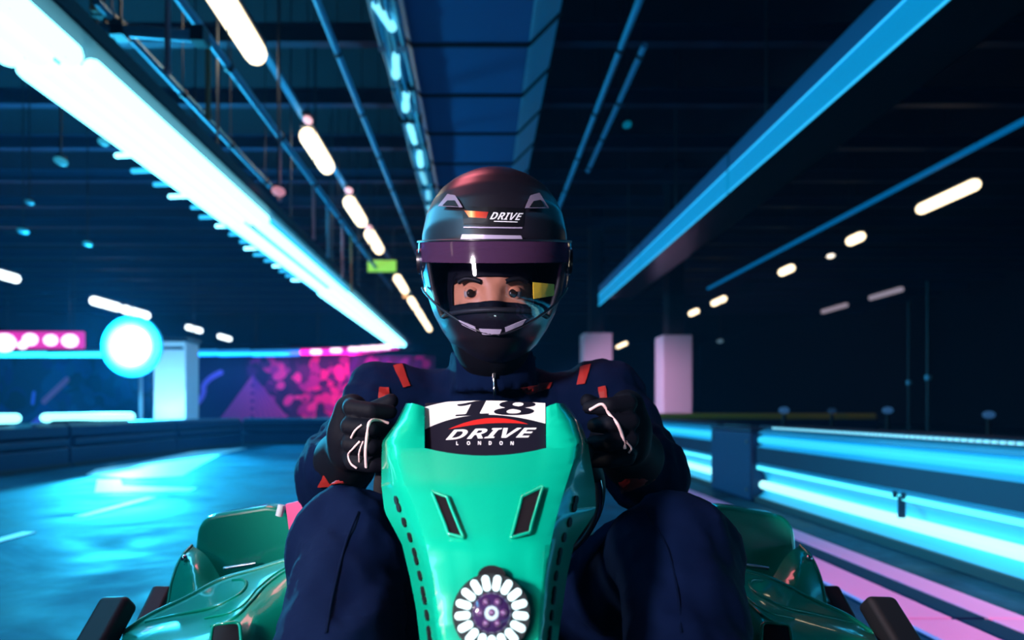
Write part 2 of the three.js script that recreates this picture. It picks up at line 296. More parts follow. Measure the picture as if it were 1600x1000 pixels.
// ------------------------------------------------------------------ pipes
function pipe(name, label, ratio, h, d0, d1, r, m, group, clamps = 0) {
  const x = ratio * h, y = EYE + h, g = thing(name, label, 'pipe', [x, y, 0], group);
  mesh('pipe', rod(V(0, 0, -d0), V(0, 0, -d1), r), m, g);
  const n = Math.max(3, Math.round((d1 - d0) / 1.6));
  for (let k = 0; k <= n; k++) { const z = -lerp(d0 + 0.2, d1 - 0.2, k / n); mesh('clamp', new THREE.CylinderGeometry(r * 1.35, r * 1.35, 0.05, 10).rotateX(Math.PI / 2).translate(0, 0, z), mat.darkSteel, g); mesh('hanger', rod(V(0, r, z), V(0, HH - y, z), 0.006, 6), mat.darkSteel, g); }
  return g;
}
pipe('ceiling_pipe', 'short blue-lit pipe nearest the white-cyan girder', -0.94, 3.0, 4.7, 8.6, 0.032, mat.pipe);
pipe('ceiling_pipe', 'long blue-lit pipe with hanging rods, between the girder and the warm tube lights', -0.732, 3.2, 4.2, 17, 0.04, mat.pipe);
pipe('ceiling_pipe', 'thin blue-lit pipe between the warm tube lights and the duct', -0.399, 4.2, 5.8, 20, 0.038, mat.pipe);
pipe('ceiling_pipe', 'dark pipe just right of the duct', 0.39, 4.3, 5.8, 16, 0.04, mat.pipe);
pipe('ceiling_pipe', 'second dark pipe right of the duct, farther from it', 0.452, 4.1, 7.2, 11, 0.035, mat.pipe);
{
  const g = thing('light_track', 'slim blue-glowing light line on the dark ceiling at the right', 'light', [7.54, EYE + 4, 0]);
  for (let k = 0; k < 6; k++) { mesh('led_strip', rod(V(0, 0, -(7.4 + k * 2.3)), V(0, 0, -(9.65 + k * 2.3)), 0.045), glow([0.0, 0.20, 0.55], 0.55, 0.4), g); mesh('hanger', rod(V(0, 0.04, -(8.5 + k * 2.3)), V(0, HH - EYE - 4, -(8.5 + k * 2.3)), 0.008, 6), mat.darkSteel, g); }
}
// rods that hang below the long pipe
[[325, 58, 182, mat.orange, 'long orange'], [437, 212, 312, mat.rosy, 'rosy'], [490, 285, 372, mat.rosy, 'dull rosy'], [512, 315, 400, mat.pipe, 'grey'], [535, 346, 432, mat.rosy, 'rosy brown'], [549, 365, 455, mat.orange, 'short orange'], [262, 0, 110, mat.rosy, 'pale rosy']].forEach(([px, y0, y1, m, word], i) => {
  const d = 2.342 / ((750 - px) / 1000), a = at(px, y0, d), b = at(px, y1, d);
  const place = ['', 'second from the camera', 'third from the camera', 'in the middle of its row', 'third from the far end', 'last of its row beside the exit sign', 'nearest to the camera by the top edge'][i];
  const g = thing('hanging_rod', word + ' rod hanging from the long pipe' + (place ? ', ' + place : ' left of the nearest tube light'), 'rod', [a.x, 0, a.z], 'rods under the long pipe');
  mesh('rod', rod(V(0, a.y, 0), V(0, b.y, 0), 0.022), m, g); mesh('end_cap', new THREE.SphereGeometry(0.030, 12, 8).translate(0, b.y, 0), m, g);
});
{
  const a = at(105, 42, 5.0), b = at(312, 57, 5.0), g = thing('cross_arm', 'cyan-lit cross bar joining two pipes above the girder', 'bar', [0, 0, 0]);
  mesh('bar', rod(a, b, 0.045), mat.pipe, g); mesh('clamp', box(0.1, 0.12, 0.12, b.x, b.y, b.z), mat.darkSteel, g); mesh('clamp', box(0.1, 0.12, 0.12, lerp(a.x, b.x, 0.4), lerp(a.y, b.y, 0.4), a.z), mat.darkSteel, g);
  mesh('hanger', rod(V(lerp(a.x, b.x, 0.4), a.y, a.z), V(lerp(a.x, b.x, 0.4), HH, a.z), 0.012, 6), mat.darkSteel, g);
}
// ------------------------------------------------------------------ tube lights on the ceiling
function batten(label, x, y, d0, d1, r, color, k, group, light) {
  const g = thing('tube_light', label, 'light', [x, y, -(d0 + d1) / 2], group), L = d1 - d0;
  mesh('diffuser_tube', capsule(V(0, 0, -L / 2 + r), V(0, 0, L / 2 - r), r), glow(color, k, 0.8), g);
  mesh('fitting', rbox(r * 1.6, 0.07, L * 0.96, 0.01, 0, r + 0.02, 0, 1), mat.steel, g);
  if (!color.hung) mesh('hanger', rod(V(0, r + 0.05, 0), V(0, HH - y, 0), 0.01, 6), mat.darkSteel, g);
  if (light) areaLight(g, color, light, r * 2, L, [0, -r - 0.02, 0], [0, -9, 0]);
  return g;
}
const ord = ['nearest', 'second', 'third', 'fourth', 'fifth', 'sixth', 'seventh', 'eighth', 'ninth'];
[[5.75, 7.3], [9.25, 10.65], [12.25, 13.7], [14.5, 16.1], [19.4, 21.6], [23.2, 25.2], [26.0, 28.6], [29.2, 32]].forEach(([a, b], i) => batten(`${ord[i]} warm white tube light of the row left of the helmet`, -0.63 * 4, EYE + 4, a, b, 0.125, Object.assign([...LED.warm], { hung: true }), 3.2, 'warm tube lights left of the duct', i < 3 ? 9 : 0));
[[11.3, 12.85], [14.7, 15.3], [18.0, 18.75], [23.0, 24.2], [25.9, 26.8], [38.5, 41]].forEach(([a, b], i) => batten(`${ord[i]} white tube light of the row on the dark right side`, 8.8, EYE + 4, a, b, 0.105, LED.warm, 3.0, 'tube lights over the right side', 0));
[[21.2, 23.0], [24.4, 26.2]].forEach(([a, b], i) => batten(['dim grey tube light at the far right, nearer of two', 'dim grey tube light at the far right, farther of two'][i], 14, EYE + 4, a, b, 0.09, [0.6, 0.5, 0.62], 0.45, 'dim tube lights at the far right', 0));
[[18.7, 19.7], [23.4, 25.2], [25.4, 27.4], [31, 32.6], [34.8, 36.4], [45, 47]].forEach(([a, b], i) => batten(`${ord[i]} cool white tube light of the far left row, above the flood lamp`, i === 5 ? -19 : -14.2, EYE + 4, a, b, i === 1 || i === 2 ? 0.16 : 0.13, [0.8, 0.95, 1.0], 3.5, 'tube lights on the far left', 0));
[[481, 188, 8.85], [545, 298, 11.7], [576, 356, 14.05], [633, 463, 22.5]].forEach(([px, py, d], i) => {
  const p = at(px, py, d), g = thing('spot_lamp', ['small pink-white lamp between the first and second warm tubes', 'small pink-white lamp between the second and third warm tubes', 'small pink-white lamp between the third and fourth warm tubes', 'small amber lamp between the two far warm tubes'][i], 'light', p.toArray(), 'small lamps in the warm row');
  mesh('lamp_lens', new THREE.SphereGeometry(0.06 + 0.01 * i, 16, 10).scale(1, 0.7, 1.7), glow(i === 3 ? [1, 0.5, 0.2] : [1.0, 0.55, 0.6], 1.4), g);
  mesh('housing', rbox(0.13, 0.05, 0.2, 0.01, 0, 0.06, 0, 1), mat.darkSteel, g); mesh('hanger', rod(V(0, 0.07, 0), V(0, HH - p.y, 0), 0.008, 6), mat.darkSteel, g);
});
{ // trunking that carries the warm row
  const g = thing('light_trunking', 'slim blue-lit trunking that carries the warm tube lights', 'trunking', [-0.63 * 4 - 0.02, EYE + 4.215, 0]);
  mesh('trunking', box(0.09, 0.05, 28, 0, 0, -19), mat.pipe, g); for (let k = 0; k < 8; k++) mesh('hanger', rod(V(0, 0, -(6.5 + k * 3.4)), V(0, HH - EYE - 4.22, -(6.5 + k * 3.4)), 0.008, 6), mat.darkSteel, g);
}
// small fixtures under the ceiling
{
  const p = at(150, 52, 5.25), g = thing('stage_lamp', 'black stage lamp hanging above the girder, top left', 'lamp', p.toArray());
  mesh('yoke', join([box(0.02, 0.16, 0.05, -0.085, 0.06, 0), box(0.02, 0.16, 0.05, 0.085, 0.06, 0), box(0.19, 0.02, 0.05, 0, 0.14, 0)]), mat.black, g);
  mesh('body', new THREE.CylinderGeometry(0.065, 0.085, 0.2, 20).rotateX(Math.PI / 2.6), mat.black, g);
  mesh('lens', new THREE.CylinderGeometry(0.05, 0.05, 0.02, 20).rotateX(Math.PI / 2.6).translate(0, 0.01, 0.11), glow([0.6, 0.95, 1.0], 0.8), g);
  mesh('clamp', rbox(0.09, 0.1, 0.09, 0.02, 0.01, 0.22, 0), mat.orange, g); mesh('hanger', rod(V(0, 0.25, 0), V(0, HH - p.y, 0), 0.02), mat.black, g);
}
[[305, 214, 8.2, 'pale pink dome lamp right of the glowing girder', [1, 0.55, 0.6], 0.9, 0.09], [343, 249, 9, 'small violet dome lamp right of the glowing girder', [0.6, 0.35, 0.8], 0.5, 0.06], [435, 299, 7.0, 'rosy dome lamp below the long pipe', [0.9, 0.35, 0.45], 0.6, 0.07], [95, 252, 5.8, 'cyan spot lamp on the dark ceiling left of the girder', [0.05, 0.6, 0.85], 0.35, 0.05], [162, 222, 6, 'cyan spot lamp hugging the left edge of the girder', [0.05, 0.6, 0.85], 0.5, 0.045], [46, 316, 9, 'faint cyan lamp at the far left, upper of three', [0.03, 0.4, 0.6], 0.25, 0.05], [36, 361, 10, 'faint cyan lamp at the far left, lowest of three', [0.03, 0.45, 0.65], 0.3, 0.07], [137, 381, 10, 'faint round cyan lamp left of the girder, above the flood', [0.03, 0.5, 0.7], 0.45, 0.06], [980, 195, 9, 'faint blue lamp right of the duct', [0.0, 0.25, 0.4], 0.4, 0.06], [1298, 400, 18, 'tiny white lamp between two tube lights on the right', [1, 0.9, 0.75], 2, 0.09], [515, 412, 13, 'small violet dome lamp left of the exit sign', [0.7, 0.5, 0.85], 0.7, 0.09], [1125, 533, 21.5, 'faint blue lamp right of the lavender column', [0.15, 0.3, 0.4], 0.4, 0.1]].forEach(([px, py, d, label, c, k, r]) => {
  const p = at(px, py, d), g = thing('dome_lamp', label, 'lamp', p.toArray());
  mesh('lamp_dome', new THREE.SphereGeometry(r, 18, 10).scale(1, 0.65, 1.5), glow(c, k, 0.5), g); mesh('base_plate', new THREE.CylinderGeometry(r * 0.9, r * 0.9, 0.03, 16).translate(0, r * 0.6, 0), mat.darkSteel, g);
  mesh('hanger', rod(V(0, r * 0.6, 0), V(0, HH - p.y, 0), 0.01, 6), mat.darkSteel, g);
});
{
  const p = at(597, 416, 14.4), g = thing('exit_sign', 'lit yellow-green sign box hanging left of the helmet', 'sign', p.toArray());
  mesh('sign_face', rbox(0.64, 0.26, 0.05, 0.02, 0, 0, 0.01), glow([0.32, 0.75, 0.08], 0.75), g); mesh('housing', rbox(0.70, 0.30, 0.05, 0.02, 0, 0.01, -0.03), mat.darkSteel, g);
  for (const s of [-1, 1]) mesh('hanger', rod(V(s * 0.25, 0.15, -0.03), V(s * 0.25, HH - p.y, -0.03), 0.01, 6), mat.darkSteel, g);
}

// ------------------------------------------------------------------ the far end on the left
{
  // mural on a partition
  const W = 2048, Hc = 288, c = document.createElement('canvas'); c.width = W; c.height = Hc; const x = c.getContext('2d');
  x.fillStyle = '#12125a'; x.fillRect(0, 0, W, Hc);
  const X = (px) => (px + 60) / 740 * W, Y = (py) => (py - 556) / 104 * Hc;   // layout of the painting
  x.fillStyle = '#0b2a9a'; x.fillRect(0, 0, X(250), Hc);
  for (let k = 0; k < 120; k++) { x.fillStyle = ['#0a1c78', '#1038b8', '#0a4ac0', '#1a1a70'][k % 4]; x.beginPath(); x.ellipse(X(-60 + rnd() * 310), rnd() * Hc, 8 + rnd() * 34, 8 + rnd() * 26, rnd() * 3, 0, 7); x.fill(); }
  x.strokeStyle = '#f2508c'; x.lineCap = 'round'; x.lineWidth = 26; x.beginPath(); x.moveTo(X(72), Y(614)); x.lineTo(X(106), Y(588)); x.stroke(); x.strokeStyle = '#b060d8'; x.lineWidth = 18; x.beginPath(); x.moveTo(X(40), Y(650)); x.lineTo(X(60), Y(636)); x.stroke(); x.beginPath(); x.moveTo(X(52), Y(610)); x.lineTo(X(54), Y(600)); x.stroke();
  x.fillStyle = '#160f4c'; x.fillRect(X(285), 0, X(390) - X(285), Hc);
  x.strokeStyle = '#a878ea'; x.lineWidth = 24; x.beginPath(); x.moveTo(X(296), Y(640)); x.quadraticCurveTo(X(322), Y(622), X(318), Y(605)); x.quadraticCurveTo(X(322), Y(592), X(345), Y(582)); x.stroke();
  x.fillStyle = '#3d0a52'; x.fillRect(X(385), 0, W, Hc);
  for (let k = 0; k < 150; k++) { x.fillStyle = ['#e81a8c', '#b01488', '#5a0a66', '#ff3a9a', '#2c0a50'][k % 5]; x.beginPath(); x.ellipse(X(390 + rnd() * 165), rnd() * Hc, 8 + rnd() * 24, 8 + rnd() * 26, rnd() * 3, 0, 7); x.fill(); }
  x.fillStyle = '#280a4e'; x.fillRect(X(545), 0, W, Hc);
  for (let k = 0; k < 40; k++) { x.fillStyle = ['#7a1290', '#401070', '#a01890'][k % 3]; x.beginPath(); x.ellipse(X(550 + rnd() * 130), rnd() * Hc, 6 + rnd() * 14, 12 + rnd() * 30, 0.5, 0, 7); x.fill(); }
  x.fillStyle = '#c8489c'; x.beginPath(); x.moveTo(X(395), Y(586)); x.lineTo(X(340), Y(660)); x.lineTo(X(456), Y(660)); x.closePath(); x.fill();
  x.strokeStyle = '#8a2f98'; x.lineWidth = 5; for (let k = 1; k < 6; k++) { x.beginPath(); x.moveTo(X(395), Y(586)); x.lineTo(X(395 + k * 10), Y(660)); x.stroke(); }
  x.fillStyle = '#5a1a80'; for (let k = 0; k < 5; k++) x.fillRect(X(392), Y(600 + k * 12), 14, 14);
  const c2 = document.createElement('canvas'); c2.width = 768; c2.height = 256; const z = c2.getContext('2d'); z.fillStyle = '#0a2038'; z.fillRect(0, 0, 768, 256);
  for (let k = 0; k < 110; k++) { z.fillStyle = ['#081828', '#0c2a58', '#10284a', '#141a44', '#0a3050'][k % 5]; z.beginPath(); z.ellipse(rnd() * 768, rnd() * 256, 10 + rnd() * 40, 8 + rnd() * 28, rnd() * 3, 0, 7); z.fill(); }
  const Z = (px, py) => [(px + 60) / 300 * 768, (py - 562) / 95 * 256]; z.lineCap = 'round';
  for (const [a, b, w, st] of [[[70, 612], [106, 586], 20, '#e8486c'], [[36, 652], [62, 634], 22, '#a848a0'], [[52, 614], [54, 602], 14, '#7858b0'], [[2, 645], [20, 640], 10, '#604898']]) { z.strokeStyle = st; z.lineWidth = w; z.beginPath(); z.moveTo(...Z(...a)); z.lineTo(...Z(...b)); z.stroke(); }
  const t2 = new THREE.CanvasTexture(c2); t2.colorSpace = THREE.SRGBColorSpace;
  { const d2 = 13.4, xa = -0.810 * d2, xb = -0.512 * d2, yt = EYE + 0.078 * d2, o = thing('graffiti_panel', 'blue graffiti hoarding with pink strokes left of the flood lamp', 'hoarding', [(xa + xb) / 2, 0, -d2]); mesh('board', box(xb - xa, yt, 0.1, 0, yt / 2, -0.06), mat.wall, o); mesh('painting', box(xb - xa, yt - 0.05, 0.012, 0, yt / 2 + 0.02, 0), M({ map: t2, roughness: 0.8 }), o); mesh('top_rail', box(xb - xa, 0.05, 0.12, 0, yt + 0.02, -0.05), mat.darkSteel, o); }
  const t = new THREE.CanvasTexture(c); t.colorSpace = THREE.SRGBColorSpace;
  const d = 25, x0 = (-60 - 750) / 1000 * d, x1 = (680 - 750) / 1000 * d, y1 = EYE + 0.084 * d, y0 = EYE - 0.020 * d;
  const g = thing('mural_wall', 'low partition painted with a blue and magenta graffiti mural, far left', 'mural', [0, 0, -d]);
  mesh('partition', box(x1 - x0, y1, 0.15, (x0 + x1) / 2, y1 / 2, -0.08), mat.wall, g);
  mesh('mural', box(x1 - x0, y1 - y0, 0.02, (x0 + x1) / 2, (y0 + y1) / 2, 0.01), M({ map: t, roughness: 0.6 }), g);
}
{
  // LED fascia in front of the mural, cyan then blue then pink
  const d = 23.6, g = thing('led_fascia', 'horizontal LED line at the far left, cyan turning blue then pink', 'light', [0, 0, -d]);
  const seg = (p0, p1, py0, py1, c, k, r = 0.13) => { const a = at(p0, py0, d), b = at(p1, py1, d); a.z = b.z = 0; return mesh('led_segment', capsule(a, b, r), glow(c, k, 0.7), g); };
  for (const [a, b] of [[-20, 70], [78, 172]]) seg(a, b, 556, 554, [0.05, 0.75, 0.95], 1.1);
  for (const [a, b] of [[292, 338], [344, 388], [396, 466]]) seg(a, b, 552, 551, [0.02, 0.32, 0.85], 0.9);
  for (const [a, b] of [[473, 545], [548, 620]]) seg(a, b, 550, a < 500 ? 548 : 541, [1.0, 0.04, 0.62], 0.8, 0.12);
  for (const px of [495, 526, 554, 571, 586, 602]) { const p = at(px, lerp(550, 542, clamp((px - 495) / 120)), d); p.z = 0.1; mesh('lamp_pod', capsule(V(p.x - 0.13, p.y, p.z), V(p.x + 0.13, p.y, p.z), 0.09), glow([1.0, 0.75, 0.95], 2.2), g); }
  const yb = EYE + 0.088 * d; mesh('rail', box(15.6, 0.10, 0.12, -10.3, yb + 0.17, -0.1), mat.darkSteel, g);
  for (let k = 0; k < 7; k++) mesh('hanger', rod(V(-17.5 + k * 2.3, yb + 0.2, -0.1), V(-17.5 + k * 2.3, HH, -0.1), 0.02, 6), mat.darkSteel, g);
  areaLight(g, LED.pink, 30, 4.0, 0.25, [-5.0, yb - 0.1, 0.2], [-5.4, 0.6, -2.4]);
  areaLight(g, [0.05, 0.4, 1.0], 24, 4.0, 0.25, [-9, yb - 0.1, 0.2], [-9, 0.6, -2.4]);
  areaLight(g, [0.05, 0.6, 1.0], 14, 5.0, 0.25, [-15.4, yb - 0.1, 0.2], [-15.4, 0.6, -2.4]);
}
{
  const d = 20, a = at(-30, 545, d), b = at(132, 518, d), g = thing('neon_sign', 'pink light box with white glowing blobs at the left edge', 'sign', [(a.x + b.x) / 2, (a.y + b.y) / 2, -d]);
  const w = b.x - a.x, h = b.y - a.y;
  mesh('light_box', rbox(w, h, 0.12, 0.05), glow([0.95, 0.03, 0.55], 0.75), g);
  [[10, 536, 18], [50, 531, 12], [82, 532, 11], [112, 533, 13], [38, 540, 8]].forEach(([px, py, r]) => { const p = at(px, py, d).sub(g.position); mesh('lamp_pod', new THREE.SphereGeometry(0.02 * r, 14, 10).scale(1, 0.8, 0.5).translate(p.x, p.y, 0.08), glow([1.0, 0.85, 0.98], 2), g); });
  for (const s of [-1, 1]) mesh('hanger', rod(V(s * w * 0.4, h / 2, 0), V(s * w * 0.4, HH - g.position.y, 0), 0.02, 6), mat.darkSteel, g);
}
{
  // column and the flood lamp on its bracket
  const c0 = at(240, 540, 12.6), c1 = at(290, 662, 12.6), col0 = thing('concrete_column', 'pale square column lit cyan beside the flood lamp', 'column', [(c0.x + c1.x) / 2, 0, -12.9]);
  mesh('shaft', rbox(c1.x - c0.x, 2.0, 0.6, 0.02, 0, 1.0, 0), mat.column, col0); mesh('cap', box(0.7, 0.08, 0.66, 0, 2.04, 0), mat.darkSteel, col0);
  mesh('base', box(0.72, 0.12, 0.68, 0, 0.06, 0), mat.column, col0);
  { const o = thing('added_uplight', 'small cyan lamp added behind the left barrier to light the pale column', 'lamp', [-6.1, 0, -11.5]); mesh('housing', rbox(0.3, 0.14, 0.2, 0.03, 0, 0.07, 0), mat.black, o); mesh('lamp_lens', box(0.24, 0.02, 0.14, 0, 0.15, 0), glow([0.1, 0.7, 1.0], 3), o); const l = new THREE.SpotLight(col([0.25, 0.72, 1.0]), 26, 0, 0.7, 0.6); l.position.set(0, 0.2, 0); l.castShadow = true; l.shadow.radius = 4; o.add(l); l.target.position.set(0, 1.15, -1.1); o.add(l.target); }  // added lamp, out of sight, brightens the column
  const p = at(205, 541, 12), g = thing('flood_lamp', 'blazing white-cyan flood lamp on the left', 'lamp', p.toArray());
  mesh('housing', new THREE.CylinderGeometry(0.56, 0.34, 0.28, 32).rotateX(Math.PI / 2).translate(0, 0, -0.16), mat.black, g);
  mesh('lamp_lens', new THREE.SphereGeometry(0.36, 32, 16).scale(1, 1, 0.28), glow([0.35, 0.9, 1.0], 12, 0.8), g); mesh('bloom_ring', new THREE.TorusGeometry(0.42, 0.06, 10, 48), glow([0.12, 0.85, 1.0], 1.6, 0.8), g); mesh('bloom_ring', new THREE.TorusGeometry(0.53, 0.05, 10, 48).translate(0, 0, -0.03), glow([0.02, 0.55, 0.9], 0.8, 0.8), g);  // rings glow to stand for the soft bloom round the lens
  mesh('bracket', join([box(0.9, 0.06, 0.06, 0.35, 0.0, -0.36), box(0.06, 0.5, 0.06, 0, 0, -0.34)]), mat.steel, g);
  mesh('stand', rod(V(0, -0.3, -0.34), V(0, -p.y, -0.34), 0.04), mat.steel, g);
  const pl = new THREE.PointLight(col([0.03, 0.58, 1.0]), 150); pl.position.set(0, 0, 0.35); pl.shadow.radius = 12; pl.castShadow = true; g.add(pl);
  const sp = new THREE.SpotLight(col([0.02, 0.58, 1.0]), 950, 0, 0.32, 0.9); sp.position.set(0.05, -0.02, 0.4); sp.castShadow = true; sp.shadow.radius = 8; g.add(sp); sp.target.position.set(3.0, -p.y, 4.6); g.add(sp.target);
}
// ------------------------------------------------------------------ barriers
{
  const prof = new THREE.Shape([[0, 0], [0.26, 0], [0.26, 0.46], [0.2, 0.5], [0.06, 0.5], [0, 0.46], [0, 0.36], [0.03, 0.33], [0.03, 0.24], [0, 0.21]].map((p) => new THREE.Vector2(...p)));
  const make = (label, a, b) => {   // track side faces the right-hand side of a -> b
    const L = a.distanceTo(b), g = thing('track_barrier', label, 'barrier', a.toArray(), 'barriers along the left of the track'); g.rotation.y = Math.atan2(-(b.x - a.x), -(b.z - a.z));
    const e = new THREE.ExtrudeGeometry(prof, { depth: L - 0.04, bevelEnabled: false }); e.scale(-1, 1, -1); const idx = e.index; 
    mesh('barrier_body', e, mat.barrier, g);
    mesh('rail', rbox(0.03, 0.07, L - 0.1, 0.012, 0.0, 0.285, -L / 2), mat.barrier, g); mesh('foot_strip', box(0.02, 0.05, L - 0.04, 0.005, 0.03, -L / 2), mat.rubber, g);
    return g;
  };
  const P = [V(-4.72, 0, -2.4), V(-4.66, 0, -4.8), V(-4.60, 0, -7.2), V(-4.50, 0, -9.5), V(-4.3, 0, -11.6), V(-2.6, 0, -12.1), V(-0.4, 0, -12.2), V(2.0, 0, -12.2)];
  const nm = ['dark barrier section at the left edge of the picture', 'dark barrier section under the two bright cyan tubes', 'dark barrier section below the flood lamp', 'dark barrier section in front of the pale column', 'dark barrier section below the pink triangle', 'dark cross barrier section beside the left shoulder', 'dark cross barrier section hidden behind the driver'];
  for (let k = 0; k < 7; k++) make(nm[k], P[k], P[k + 1]);
  [[4.6, 6.42, 'bright cyan tube on the left barrier at the picture edge'], [6.95, 8.55, 'bright cyan tube on the left barrier below the flood lamp']].forEach(([a, b, label]) => {
    const g = thing('led_tube_light', label, 'light', [-4.72, 0.502, 0], 'tubes on the left barrier');
    mesh('led_tube', capsule(V(0, 0.06, -a), V(0.06, 0.06, -b), 0.05), glow([0.25, 0.95, 1.0], 3), g); mesh('base', box(0.05, 0.03, b - a - 0.1, 0.03, 0.014, -(a + b) / 2), mat.darkSteel, g);
    areaLight(g, LED.cyan, 6, 0.08, b - a, [0.1, 0.08, -(a + b) / 2], [4, 1.2, -(a + b) / 2]);
  });
}
{
  // right barrier with lit troughs; the track side faces -x
  const X0 = 1.95;
  const prof = new THREE.Shape();
  [[0.02, 0], [0.30, 0], [0.30, 0.52], [0.10, 0.53], [0.02, 0.50], [0.0, 0.485], [0.035, 0.47], [0.05, 0.437], [0.035, 0.404], [0.0, 0.39], [0.01, 0.33], [0.012, 0.275], [-0.012, 0.266], [0.02, 0.235], [0.05, 0.20], [0.065, 0.15], [0.06, 0.10], [0.03, 0.055], [-0.005, 0.035]].forEach(([a, b], i) => i ? prof.lineTo(a, b) : prof.moveTo(a, b));
  const cyan = glow([0.03, 0.58, 0.85], 1.0), ice = glow([0.42, 0.98, 1.0], 1.5), soft = glow([0.10, 0.85, 0.98], 1.5);
  const section = (label, d0, d1) => {
    const g = thing('led_barrier', label, 'barrier', [X0, 0, -d0]), L = d1 - d0;
    const e = new THREE.ExtrudeGeometry(prof, { depth: L, bevelEnabled: false }).translate(0, 0, -L);
    mesh('barrier_body', e, mat.trough, g);
    mesh('cover_plate', box(0.012, 0.105, L, 0.0, 0.333, -L / 2), mat.barrier, g); mesh('cap_plate', box(0.30, 0.012, L, 0.165, 0.533, -L / 2), mat.barrier, g);
    mesh('foot_strip', box(0.03, 0.04, L, -0.005, 0.02, -L / 2), mat.rubber, g);
    mesh('led_tube', rod(V(0.028, 0.437, 0), V(0.028, 0.437, -L), 0.026), cyan, g);
    mesh('led_tube', rod(V(0.008, 0.243, -0.02), V(0.008, 0.243, -L), 0.015), soft, g);
    mesh('led_tube', capsule(V(0.03, 0.125, -0.03), V(0.03, 0.125, -L + 0.03), 0.03), ice, g);
    return g;
  };
  const near = section('right track barrier with glowing cyan tubes, near section', 0.1, 4.5); near.name = 'led_barrier';
  section('right track barrier with glowing cyan tubes, short section beyond the joint plate', 5.32, 9.6);
  section('right track barrier with glowing cyan tubes, section behind the camera', -4.4, 0.05);
  areaLight(near, LED.cyan, 1.0, 4.2, 0.1, [-0.05, 0.125, -2.2], [-4, 0.0, -2.2]);
  const dots = []; for (let k = 0; k < 60; k++) dots.push(box(0.012, 0.014, 0.02, -0.004, 0.527, -(1.9 + k * 0.038)));
  const ds = mesh('led_dot_strip', join(dots), glow([0.25, 0.75, 0.9], 0.8), near); ds.userData.kind = 'stuff';
  const cl = mesh('clip', join([box(0.03, 0.10, 0.012, 0.0, 0.20, -2.86), box(0.02, 0.03, 0.012, -0.01, 0.255, -2.83), box(0.02, 0.03, 0.012, -0.01, 0.255, -2.89)]), mat.barrier, near); cl.name = 'clip';
  const j = thing('joint_cover', 'plain blue cover plate between two sections of the right barrier', 'cover plate', [X0, 0, -4.91]);
  mesh('plate', rbox(0.34, 0.49, 0.78, 0.02, 0.13, 0.245, 0), MP({ color: lin(0.006, 0.045, 0.12), roughness: 0.55, specularIntensity: 0.4 }), j); mesh('cap', box(0.34, 0.025, 0.78, 0.13, 0.505, 0), mat.barrier, j);
  for (const s of [-1, 1]) for (const y of [0.08, 0.42]) mesh('bolt', new THREE.CylinderGeometry(0.014, 0.014, 0.012, 8).rotateZ(Math.PI / 2).translate(-0.042, y, s * 0.33), mat.steel, j);
}
